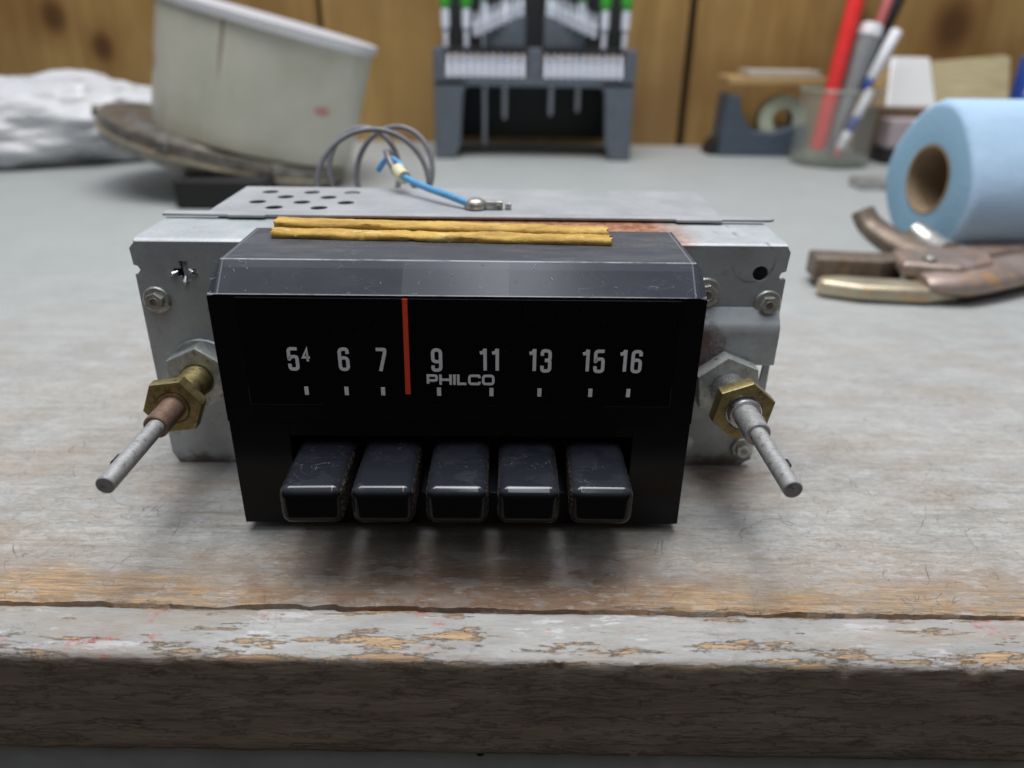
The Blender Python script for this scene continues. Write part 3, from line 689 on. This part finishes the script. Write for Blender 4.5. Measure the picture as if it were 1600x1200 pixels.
for x_ in (-3.44, -2.52, -1.68, -.39, .82, 1.93, 3.11, 3.99):
    o = MB(); o.box(x_-.047, x_+.047, YD, YD+.01, 3.89, 4.10); o.build('tick_mark', MT['number'], dial, (0, -yf+.005, 0))
o = MB(); o.prism([(-1.165, 3.93), (-1.045, 3.93), (-1.02, 6.24), (-1.13, 6.24)], YD-.012, YD+.01); o.build('pointer', MT['pointer'], dial, (0, -yf+.005, 0))
# brand letters, wide slab shapes
mb = MB(); lx = -.665; lz = 4.20; hh = .205; st = .052
def strokes(L, x):
    w = .23
    if L == 'P': return [([(x+.03, 0), (x+.03, hh)], 0, 0), ([(x, hh), (x+w, hh), (x+w, .08), (x+.03, .08)], .05, 0)], w
    if L == 'H': return [([(x, -.026), (x, hh+.026)], 0, 0), ([(x+w, -.026), (x+w, hh+.026)], 0, 0), ([(x, hh/2), (x+w, hh/2)], 0, 0)], w
    if L == 'I': return [([(x, -.026), (x, hh+.026)], 0, 0)], .0
    if L == 'L': return [([(x, hh+.026), (x, 0), (x+w*.8, 0)], 0, 0)], w*.8
    if L == 'C': return [([(x+w, .15), (x+w, hh), (x, hh), (x, 0), (x+w, 0), (x+w, .055)], .06, 0)], w
    return [([(x, 0), (x+w, 0), (x+w, hh), (x, hh)], .06, 1)], w
for L in 'PHILCO':
    ss, w = strokes(L, lx)
    for q, (pts, r, cl) in enumerate(ss):
        pp = [(p[0], lz+p[1]) for p in pts]; pp = rnd(pp, r, cl) if r else pp
        ribbon(mb, pp, st*1.15, YD-.003-.002*q, .008, cl)
    lx += w + (.088 if L != 'L' else .07)
mb.build('brand_lettering', MT['brand'], dial, (0, -yf+.005, 0), smooth=0)

# ---- push buttons
def button_mesh():
    b = bmesh.new(); L = 2.9; w, h = .70, .97
    nx, nzz, r = 7, 7, .2
    bmesh.ops.create_cube(b, size=1)
    for v in b.verts:
        fr = v.co.y < 0
        v.co = Vector((v.co.x*2*(w if fr else w*.98), -L/2*1 if fr else L/2, v.co.z*h if fr else v.co.z*h*.98))
    bmesh.ops.bevel(b, geom=list(b.edges), offset=.25, segments=8, profile=.5, affect='EDGES')
    bmesh.ops.recalc_face_normals(b, faces=b.faces)
    for v in b.verts: v.co *= S
    me = bpy.data.meshes.new('push_button'); b.to_mesh(me); b.free(); me.materials.append(MT['button']); return me
bme = button_mesh()
for i, x_ in enumerate((-3.14, -1.56, .085, 1.68, 3.31)):
    o = link('push_button', bme if i == 0 else bme.copy(), radio, (x_, -5.22+1.45, 2.03), (0, 0, R(.4*(i-2)*-1)), smooth=80); wm = o.modifiers.new('wn', 'WEIGHTED_NORMAL'); wm.keep_sharp = False; wm.weight = 80

# ---- yellow tape strips on the housing top
def strip(p0, p1, wd, ht, seed, pinch):
    n = 240; b = MB(); seg = 18; rings = []
    for i in range(n+1):
        t = i/n; x = p0[0]+(p1[0]-p0[0])*t; cy = p0[1]+(p1[1]-p0[1])*t + .05*nz(x*.7, seed); z0 = p0[2]+(p1[2]-p0[2])*t
        w = wd*(1+.14*nz(x*.9, seed+2)+.02*nz(x*5, seed)); h = ht*(1+.20*nz(x*.8, seed+4)+.03*nz(x*6, seed))
        pk = math.exp(-((x-pinch)/.10)**2); h *= 1-.35*pk; w *= 1-.18*pk
        rg = []
        for j in range(seg):
            a = 2*math.pi*j/seg; ca, sa = math.cos(a), math.sin(a)
            yy = math.copysign(abs(ca)**.75, ca)*w; zz = math.copysign(abs(sa)**.8, sa)*h
            cr_ = .030*fbm(x*.8+math.cos(a)*.6, seed, math.sin(a)*3.0) + .008*fbm(x*8, a*3, seed)
            sk = (.09*nz(j*.9, seed) + .05*nz(j*2.1, seed+8)) if i in (0, n) else 0
            rg.append(b.b.verts.new((x + sk, cy+yy+cr_*ca, z0+zz+cr_*max(0, sa)*1.3)))
        rings.append(rg)
    for a_, c_ in zip(rings, rings[1:]):
        for i in range(seg): b.b.faces.new([a_[i], a_[(i+1) % seg], c_[(i+1) % seg], c_[i]])
    b.b.faces.new(rings[0][::-1]); b.b.faces.new(rings[-1])
    return b
strip((-4.70, .10, 7.05), (3.64, -.50, 7.04), .30, .125, 3, 9).build('yellow_tape_strip', MT['gold'], housing, smooth=60)
strip((-4.55, -.72, 6.99), (3.66, -1.10, 6.98), .27, .12, 9, -1.15).build('yellow_tape_strip', MT['gold'], housing, smooth=60)

# ---- lead wire looping behind the radio
def smoothpts(ctrl, n=12):
    P = [Vector(p) for p in ctrl]; out = []
    for i in range(len(P)-1):
        p0, p1, p2, p3 = P[max(i-1, 0)], P[i], P[i+1], P[min(i+2, len(P)-1)]
        for k in range(n):
            t = k/n; out.append(.5*((2*p1)+(-p0+p2)*t+(2*p0-5*p1+4*p2-p3)*t*t+(-p0+3*p1-3*p2+p3)*t**3))
    out.append(P[-1]); return out
lead = thing('x', None, None); bpy.data.objects.remove(lead)
ctrl = [(-2.35, 5.4, 7.35)]
loops = [(-5.1, 10.0, 1.65), (-3.1, 9.5, 1.75), (-4.7, 11.0, 1.5)]
pts = [(-2.4, 5.5, 7.4), (-2.75, 6.6, 7.9)]
cxs = -3.9
for k in range(0, 46):
    a = R(-30) + k*R(24); f_ = k/45
    pts.append((-3.1 - 2.0*math.sin(f_*5.5)*.5 - 1.0*f_ + 1.55*math.cos(a), 9.0+.9*math.sin(k*.4)+f_*1.2, 6.6+1.6*math.sin(a)))
wr = MB(); wr.tube(smoothpts(pts, 4), .105, 8); wire = wr.build('lead_wire', MT['wire'], radio, smooth=60)
mb = MB(); mb.tube(smoothpts([(.05, 2.95, 7.0), (-.6, 3.5, 7.12), (-1.4, 4.4, 7.2), (-2.1, 5.15, 7.35)], 6), .105, 12); mb.build('blue_sleeve', MT['bluewire'], wire, smooth=60)
mb = MB(); mb.tube(smoothpts([(-2.15, 5.6, 7.5), (-2.35, 6.0, 7.65), (-2.75, 6.4, 7.7), (-3.1, 6.5, 7.3)], 6), .10, 10); mb.build('blue_sleeve', MT['bluewire'], wire, smooth=60)
mb = MB(); mb.tube([(-2.05, 5.1, 7.33), (-2.2, 5.35, 7.4), (-2.32, 5.6, 7.5)], .22, 14); mb.build('connector', MT['cream'], wire, smooth=40)

# ------------------------------------------------------------------ canister on tilted pan
can = thing('metal_canister', 'large cream enamelled canister with bright rim, tilted on a rusty round base', 'canister', (-20.9, 62, 3.45), rot=(R(-2), R(14.2), 0))
mb = MB(); mb.lathe([(7.55, 0), (7.6, .3), (7.85, 8.6)], 72); mb.build('can_body', MT['can'], can, smooth=40)
mb = MB(); mb.lathe([(7.86, 8.4), (8.08, 8.45), (8.15, 8.75), (8.1, 9.05), (7.85, 9.1), (7.6, 9.0), (7.2, 8.95)], 72); mb.build('rim', MT['rim'], can, smooth=50)
mb = MB(); mb.lathe([(9.6, -2.1), (10.7, -2.0), (11.0, -1.7), (11.25, -.6), (11.1, -.2), (10.4, -.15), (9.2, -.35), (8.6, .0), (7.95, .05)], 72, Matrix.Translation((-2.1, 0, 0)) @ Matrix.Diagonal((.83, .83, 1.0, 1))); mb.build('base_pan', MT['flange'], can, smooth=40)
mb = MB(); mb.lathe([(10.6, -1.32), (11.35, -1.25), (11.35, -1.05), (10.7, -1.0)], 72, Matrix.Translation((-2.1, 0, 0)) @ Matrix.Diagonal((.83, .83, 1.0, 1))); mb.build('base_seam', MT['plierlight'], can, smooth=40)
for a_ in (200, 262, 310):
    mb = MB(); mb.box(-.5, .5, 8.8, 9.6, -.9, -.1, Matrix.Translation((-2.1, 0, 0)) @ Matrix.Rotation(R(a_-90), 4, 'Z')); mb.build('clip', MT['flange'], can, bevel=.15)
mb = MB(); mb.box(-3.0, 3.2, -3.5, 5, 0, 2.0); o = mb.build('dark_block', MT['rubber'], None, (-20.6, 55.2, 0.02), bevel=.2)  # black block added for the dark support and shadow under the pan
tag(o, 'black block for the support and shadow under the tilted canister base', 'block')

# ------------------------------------------------------------------ white plastic bag
b = bmesh.new(); bmesh.ops.create_icosphere(b, subdivisions=6, radius=1)
for v in b.verts:
    p = v.co.copy(); n_ = 1 + .15*fbm(p.x*3, p.y*2.0, p.z*2.0) + .018*fbm(p.x*9, p.y*6, p.z*6)
    v.co = Vector((p.x*17*n_, p.y*6.5*n_, max(-.85, p.z*n_)*4.1*(1 + .22*p.x)))*S
me = bpy.data.meshes.new('plastic_bag'); b.to_mesh(me); b.free(); me.materials.append(MT['bag'])
o = link('plastic_bag', me, None, (-46, 70.5, 3.3), (0, 0, R(20)), smooth=50)
tag(o, 'crumpled white plastic bag lying left of the canister', 'plastic bag')

# ------------------------------------------------------------------ screwdriver and bit rack
RY = 76
rack = thing('bit_rack', 'slate grey two legged plastic rack holding silver bits and green screwdrivers', 'tool rack', (1.7, RY, 0))
def leg_shape(s):
    return [(s*9.7, 0), (s*7.6, 0), (s*7.1, 1.6), (s*6.9, 4.5), (s*6.75, 6.3), (s*6.3, 6.9), (s*6.3, 7.4), (s*9.6, 7.4), (s*9.6, 3)]
for s_ in (-1, 1):
    mb = MB(); mb.prism(leg_shape(s_), 0, 1.2); mb.build('leg', MT['rack'], rack, bevel=.2)
    mb = MB(); mb.box(min(s_*9.5, s_*8.7), max(s_*9.5, s_*8.7), 1.25, 9, 0, 7.4); mb.build('side_panel', MT['rackshade'], rack, bevel=.1)
mb = MB(); mb.box(-9.6, 9.6, 0, .8, 6.75, 7.5); mb.box(-9.6, -8.5, 0, .8, 7.5, 10.1); mb.box(8.5, 9.6, 0, .8, 7.5, 10.1); mb.box(-.65, .65, 0, .8, 7.5, 10.1); mb.box(-8.5, 8.5, .9, 1.5, 7.4, 9.2)
mb.build('front_panel', MT['rack'], rack, bevel=.12)
mb = MB(); mb.box(-9.5, 9.5, 1.55, 9.2, 9.6, 10.1); mb.build('deck', MT['rackshade'], rack)
for s_ in (-1, 1):
    mb = MB(); mb.prism([(s_*.9, 10.1), (s_*4.9, 10.1), (s_*5.0, 12.0), (s_*.9, 13.0)], 3.5, 5.5); mb.build('step_block', MT['rack'], rack, bevel=.12)
mb = MB(); mb.box(-9.3, 9.3, 7.2, 7.6, 10.1, 16); mb.build('back_panel', MT['rackshade'], rack)
mb = MB(); mb.box(-9.3, 9.3, 9.2, 9.7, 1.0, 7.4); mb.box(-9.3, 9.3, 1.25, 9.2, 7.1, 7.35); mb.build('shade_panels', MT['rackshade'], rack)  # dark rear panel and low deck added to shade the space underneath
# bits
mb = MB(); mb.lathe([(.25, 0), (.25, 1.1), (.15, 1.25), (.15, 1.7), (.07, 2.1)], 8)
bit0 = mb.build('driver_bit', MT['chrome'], None, smooth=30); first = True
def place_bit(x, y, z, rx, label, group):
    global first
    o = bit0 if first else bit0.copy()
    if not first: COL.objects.link(o)
    first = False
    o.location = Vector((x, y, z))*S; o.rotation_euler = (rx, 0, 0); tag(o, label, 'driver bit', group)
for s_ in (-1, 1):
    for i in range(11):
        place_bit(1.7+s_*(1.15+i*.7), RY+.1, 7.55, R(-16), 'short silver driver bit in the %s half of the rack\'s front tray' % ('left' if s_ < 0 else 'right'), 'silver bits in the %s front tray' % ('left' if s_ < 0 else 'right'))
    for i in range(8):
        place_bit(1.7+s_*(1.3+i*.62), RY+4.2-.25*i, 12.9-.26*i, R(4), 'silver bit in the slanting row above the %s grey step of the rack' % ('left' if s_ < 0 else 'right'), 'silver bits on the %s step' % ('left' if s_ < 0 else 'right'))
# screwdrivers
def screwdriver(x, y, ztop, zhand, zend, label, hm, r=.42):
    t = thing('screwdriver', label, 'screwdriver', (x, y, zend), group='screwdrivers hanging in the rack')
    mb = MB(); mb.lathe([(.16, 0), (.22, .3), (.24, .8), (.24, zhand-zend-1.8), (.40, zhand-zend-1.6), (.40, zhand-zend)], 14); mb.build('blade', MT['chrome'], t)
    mb = MB(); mb.lathe([(r*.8, 0), (r*1.3, .4), (r*1.4, 1.2), (r*1.1, 1.8), (r*1.5, 2.6), (r*1.5, ztop-zhand-.4), (r*.9, ztop-zhand)], 14, Matrix.Translation((0, 0, zhand-zend))); mb.build('handle', hm, t, smooth=50)
wd = [(-6.9, 'leftmost green handled screwdriver in the rack'), (-4.9, 'green handled screwdriver second from the left in the rack'), (8.4, 'green handled screwdriver just inside the right end of the rack'), (10.4, 'rightmost green handled screwdriver in the rack')]
for x_, l_ in wd: screwdriver(x_, RY+3.0, 19, 13.4, 9.2 if x_ < 9 else 9.4, l_, MT['green'])
for x_, ze, l_ in ((-3.3, .4, 'screwdriver whose long blade hangs down to the bench at left of rack'), (-1.2, 3.2, 'screwdriver with blade hanging left of centre behind the rack tray'), (3.6, 3.6, 'screwdriver with blade hanging right of centre behind the rack tray'), (6.4, 4.0, 'screwdriver with blade hanging near the right leg of the rack')):
    screwdriver(x_, RY+6.0, 20, 14.2, ze, l_, MT['green'], .5)

# ------------------------------------------------------------------ tape dispenser with tray on top
td = thing('tape_dispenser', 'dark blue grey tape dispenser with pale tape roll against the wall', 'tape dispenser', (25.6, 80.5, 0))
mb = MB(); mb.prism([(-4.4, 0), (4.6, 0), (4.7, 3.2), (3.0, 3.0), (1.0, 2.4), (-1.2, 2.6), (-2.4, 4.2), (-2.8, 6.0), (-4.1, 6.1), (-4.3, 2)], 0, 4); mb.build('body', MT['navy'], td, bevel=.25)
mb = MB(); mb.prism([(-5.4, 0), (-4.45, 0), (-4.45, 1.6), (-4.9, 1.2)], .5, 4); mb.build('foot', MT['blk'], td, bevel=.1)
mb = MB(); mb.lathe([(1.1, -.9), (2.4, -.9), (2.4, .9), (1.1, .9)], 32, Matrix.Translation((2.2, 2, 3.6)) @ YM, caps=False); mb.build('tape_roll', MT['tape'], td)
mb = MB(); mb.box(-4.6, 5.6, -.5, 4.6, 7.0, 7.7); o = mb.build('wooden_board', MT['ply'], None, (26, 80.8, -.02), bevel=.1)
o.location.z = 0; tag(o, 'small light plywood board resting on the tape dispenser', 'board')
mb = MB(); mb.box(-2.6, 4.6, .2, 4.2, 7.72, 8.3); o = mb.build('paper_stack', MT['paper'], None, (26, 80.6, 0), bevel=.08); tag(o, 'small grey stack of paper on the plywood board', 'papers')

# ------------------------------------------------------------------ jar of pens
JX, JY = 31.2, 76.5
jar = thing('glass_jar', 'clear glass jar holding pens in front of the wooden wall', 'jar', (JX, JY, 0))
mb = MB(); mb.lathe([(3.72, .92), (3.75, 1.2), (3.7, 6.5), (3.55, 6.5), (3.52, .92)], 40, caps=False); mb.build('jar_wall', MT['glass'], jar, smooth=40)
mb = MB(); mb.lathe([(3.4, 0), (3.68, .25), (3.72, .9), (3.4, .9), (3.2, .6)], 40); mb.build('jar_base', MT['glassbase'], jar, smooth=40)
mb = MB(); mb.lathe([(3.55, 6.52), (3.72, 6.52), (3.85, 6.8), (3.72, 7.05), (3.55, 6.9)], 40, caps=False); mb.build('jar_rim', MT['glassbase'], jar, smooth=40)
def pen(name, label, cat, p0, p1, segs, group='pens standing in the jar'):
    a = Vector(p0); c = Vector(p1); t = thing(name, label, cat, p0, group=group); t.rotation_euler = (c-a).to_track_quat('Z', 'Y').to_euler()
    L = (c-a).length
    for nm, f0, f1, r0, r1, m in segs:
        mb = MB(); mb.lathe([(r0*.8, L*f0), (r0, L*f0+.12), (r1, L*f1-.12), (r1*.8, L*f1)], 12); mb.build(nm, m, t, smooth=50)
pen('carpenter_pencil', 'thick bright red pencil leaning in the glass jar', 'pencil', (29.2, 74.6, 1.6), (31.7, 77.5, 18.5), [('barrel', 0, 1, .72, .78, MT['red'])])
pen('marker_pen', 'broad grey marker with pale end in the glass jar', 'marker', (30.6, 75.2, 1.2), (33.1, 76.8, 12.6), [('barrel', .0, .9, .35, 1.15, MT['greypen']), ('cap', .9, 1, 1.1, 1.0, MT['white'])])
pen('ballpoint_pen', 'white pen with blue band and red tip in the glass jar', 'pen', (30.9, 74.2, 1.0), (33.2, 74.6, 7.0), [('tip', 0, .12, .3, .4, MT['pink']), ('barrel', .12, .38, .45, .45, MT['white']), ('band', .38, .6, .46, .46, MT['bluepen']), ('grip', .6, 1, .45, .4, MT['white'])])
pen('white_pen', 'slim white pen with rounded end leaning right in the jar', 'pen', (33.0, 75.6, 6.8), (35.3, 76.4, 12.1), [('barrel', 0, .2, .3, .45, MT['bluepen']), ('cap', .2, 1, .5, .55, MT['white'])])
pen('felt_pen', 'faded red pen standing tall at the back of the jar', 'pen', (32.6, 78.0, 4), (35.3, 78.6, 17), [('barrel', 0, 1, .45, .45, MT['pink'])])
pen('black_pen', 'black pen standing tallest and rightmost in the jar', 'pen', (32.6, 79.6, 2), (37.3, 79.9, 17.5), [('barrel', 0, 1, .5, .5, MT['blk'])])
pen('black_marker', 'fat black marker directly behind the red pencil', 'marker', (31.6, 78.0, 2), (33.2, 78.6, 12.4), [('barrel', 0, 1, .9, 1.05, MT['blk'])])

# ------------------------------------------------------------------ brush, boxes and packaging at right
mb = MB(); mb.box(0, 22, 0, 4.5, 0, 5.0); o = mb.build('cardboard_box', MT['card'], None, (37.3, 81, 0), bevel=.15); tag(o, 'low brown cardboard box by the wall behind the blue roll', 'box')
mb = MB(); mb.box(0, 4, 0, 3, 0, 1.5); o = mb.build('black_case', MT['blk'], None, (36.6, 76.5, 0), bevel=.15); tag(o, 'small flat black case between the jar and the blue roll', 'case')
mb = MB(); mb.box(0, 3.6, 0, 2.6, 0, 2.7); o = mb.build('mauve_box', MT['pinkgrey'], None, (36.8, 76.7, 1.5), bevel=.15); tag(o, 'small pale mauve box standing on the black case', 'box')
br_ = thing('paintbrush', 'wide paintbrush with shiny ferrule and tan bristles leaning on the wall above the cardboard box', 'paintbrush', (38.2, 82.3, 4.6), rot=(R(-28), 0, 0))
mb = MB(); mb.prism([(0, 0), (5.3, 0), (4.7, 5.4), (.7, 5.4)], -.8, .8); mb.build('ferrule', MT['ferrule'], br_, bevel=.2)
mb = MB(); mb.prism([(5.3, .5), (12.9, .6), (13.2, 5.6), (12.4, 5.8), (4.8, 5.0)], -.7, .7); mb.build('bristles', MT['bristle'], br_, bevel=.25)
mb = MB(); mb.prism([(-.02, 0.1), (.66, 4.3), (-.8, 3.6), (-1.9, 1.6), (-4.8, 1.2), (-5.0, .3), (-1.8, 0)], -.6, .6); mb.build('handle', MT['ply'], br_, bevel=.25)
bb = thing('blue_packet', 'blue packet with white mark at the far right by the bristles', 'packet', (51.9, 82.2, 5.0))
mb = MB(); mb.box(0, 5, -.5, 1.5, 0, 4.9); mb.build('packet', MT['bluebox'], bb, bevel=.2)
mb = MB(); mb.prism([(.2, 1.2), (1.6, 1.8), (2.2, 3.0), (.5, 2.6)], -.53, -.5); mb.build('white_mark', MT['white'], bb)
mb = MB(); mb.box(0, 3.4, 0, 2.4, 0, .8); o = mb.build('steel_block', MT['pliersteel'], None, (28.6, 62.6, 0), bevel=.12); tag(o, 'small grey steel bar with dark side left of the blue roll', 'bar')

# ------------------------------------------------------------------ blue paper roll
roll = thing('paper_towel_roll', 'blue paper towel roll lying on its side with cardboard core showing', 'paper roll', (23.4, 43.1, 0), rotz=R(6))
def oval(r, a, t):      # slightly squashed, hangs low at the back bottom
    k = 1 + .035*math.cos(2*(a-R(60))) - .03*math.cos(4*(a-R(45))) + .025*math.cos(3*a+1)
    return r*k
def rolled(r0, r1, x0, x1, m0, name, inner=False):
    b = MB(); seg = 64; rings = []
    prof_ = [(r0, x0+.02), (r1-.35, x0), (r1-.1, x0+.12), (r1, x0+.4), (r1, x1)] if not inner else [(r0, x1), (r0, x0-.01), (r1, x0-.01)]
    for r, xx in prof_:
        rg = []
        for i in range(seg):
            a = 2*math.pi*i/seg; f_ = (r-r0)/(max(r1-r0, .01)); rr_ = oval(r, a, 0) if r > 2.3 else r
            off = (1-min(1, max(0, (r-2.0)/2.0)))*.15
            rg.append(b.b.verts.new((xx, rr_*math.cos(a), 4.1+rr_*math.sin(a)+off)))
        rings.append(rg)
    for k, (a_, c_) in enumerate(zip(rings, rings[1:])):
        for i in range(seg):
            f = b.b.faces.new([a_[i], a_[(i+1) % seg], c_[(i+1) % seg], c_[i]])
            f.material_index = 1 if (k < 1 and not inner) else 0
    return b.build(name, m0, roll, smooth=50)
rolled(1.95, 4.15, 0, 24, [MT['towel'], MT['towelend']], 'towel')
rolled(1.8, 1.94, 0, 24, MT['core'], 'core', True)

# ------------------------------------------------------------------ locking pliers
pl = thing('locking_pliers', 'rusty old locking pliers with open curved jaws lying before the blue roll', 'pliers', (19.9, 35.9, 0))
def P_(pts): return [(x-20, y-38) for x, y in pts]
def slab(name, pts, z0, z1, m, bev=.25, par=pl, rot=(0, 0, 0)):
    b = MB(); b.prism(P_(pts), z0, z1, 'z'); return b.build(name, m, par, rot=rot, bevel=bev, seg=3)
slab('lower_jaw', [(14.9, 36.6), (16.7, 35.8), (19.6, 35.5), (21.6, 36.0), (21.9, 37.0), (18.4, 37.3), (16.2, 37.7), (15.1, 37.5)], .05, .88, MT['plierlight'], .3)
slab('jaw_plate', [(15.2, 38.2), (18.4, 37.8), (19.8, 38.4), (19.4, 39.4), (15.4, 39.9)], .35, 1.55, MT['plierdark'], .15)
hb = MB()
path = [(19.6, 36.5), (21.4, 36.8), (24.0, 38.0), (27.5, 39.8), (32, 40.6), (38, 40.4)]
n_ = 40; sm = smoothpts([(x-20, y-38, .85) for x, y in path], 8)
hb.tube(sm, 1.45, 20, lambda t: (.62+.38*min(1, t*5))*(1-.15*t), .50)
hd = hb.build('handle', MT['plier'], pl, smooth=50)
slab('handle_channel', [(20.4, 38.6), (24, 39.9), (28, 41.4), (33, 42.4), (33, 43.6), (27, 42.6), (22.6, 41.4), (20.6, 40.2)], .2, 1.45, MT['plier'], .3)
slab('body_plate', [(18.8, 36.9), (21.4, 36.2), (23.6, 37.4), (24.6, 39.6), (22, 40.6), (19.4, 39.4)], 1.0, 1.75, MT['plier'], .3)
mb = MB(); mb.lathe([(.32, 0), (.30, .2), (.15, .3)], 16, Matrix.Translation((0.2, -.9, 1.75))); mb.build('rivet', MT['pliersteel'], pl)
mb = MB(); mb.lathe([(.55, 0), (.5, .25), (.3, .35)], 16, Matrix.Translation((8.2, .4, 1.35))); mb.build('rivet', MT['plierdark'], pl)
uj = MB(); uj.tube(smoothpts([(2.4, 2.3, .8), (1.7, 2.9, 1.0), (.6, 3.9, 1.5), (-.2, 4.9, 2.1), (-.6, 5.4, 2.8)], 6), 1.35, 16, lambda t: 1.0-.35*t, .6)
uj.build('upper_jaw', MT['plierdark'], pl, smooth=50)
uj = MB(); uj.tube(smoothpts([(2.7, 2.2, 1.3), (2.4, 3.2, 1.6), (1.9, 4.2, 2.1)], 6), .85, 16, lambda t: 1.0-.3*t, .8)
uj.build('jaw_link', MT['pliersteel'], pl, smooth=50)

scene.render.resolution_x, scene.render.resolution_y = 1024, 768
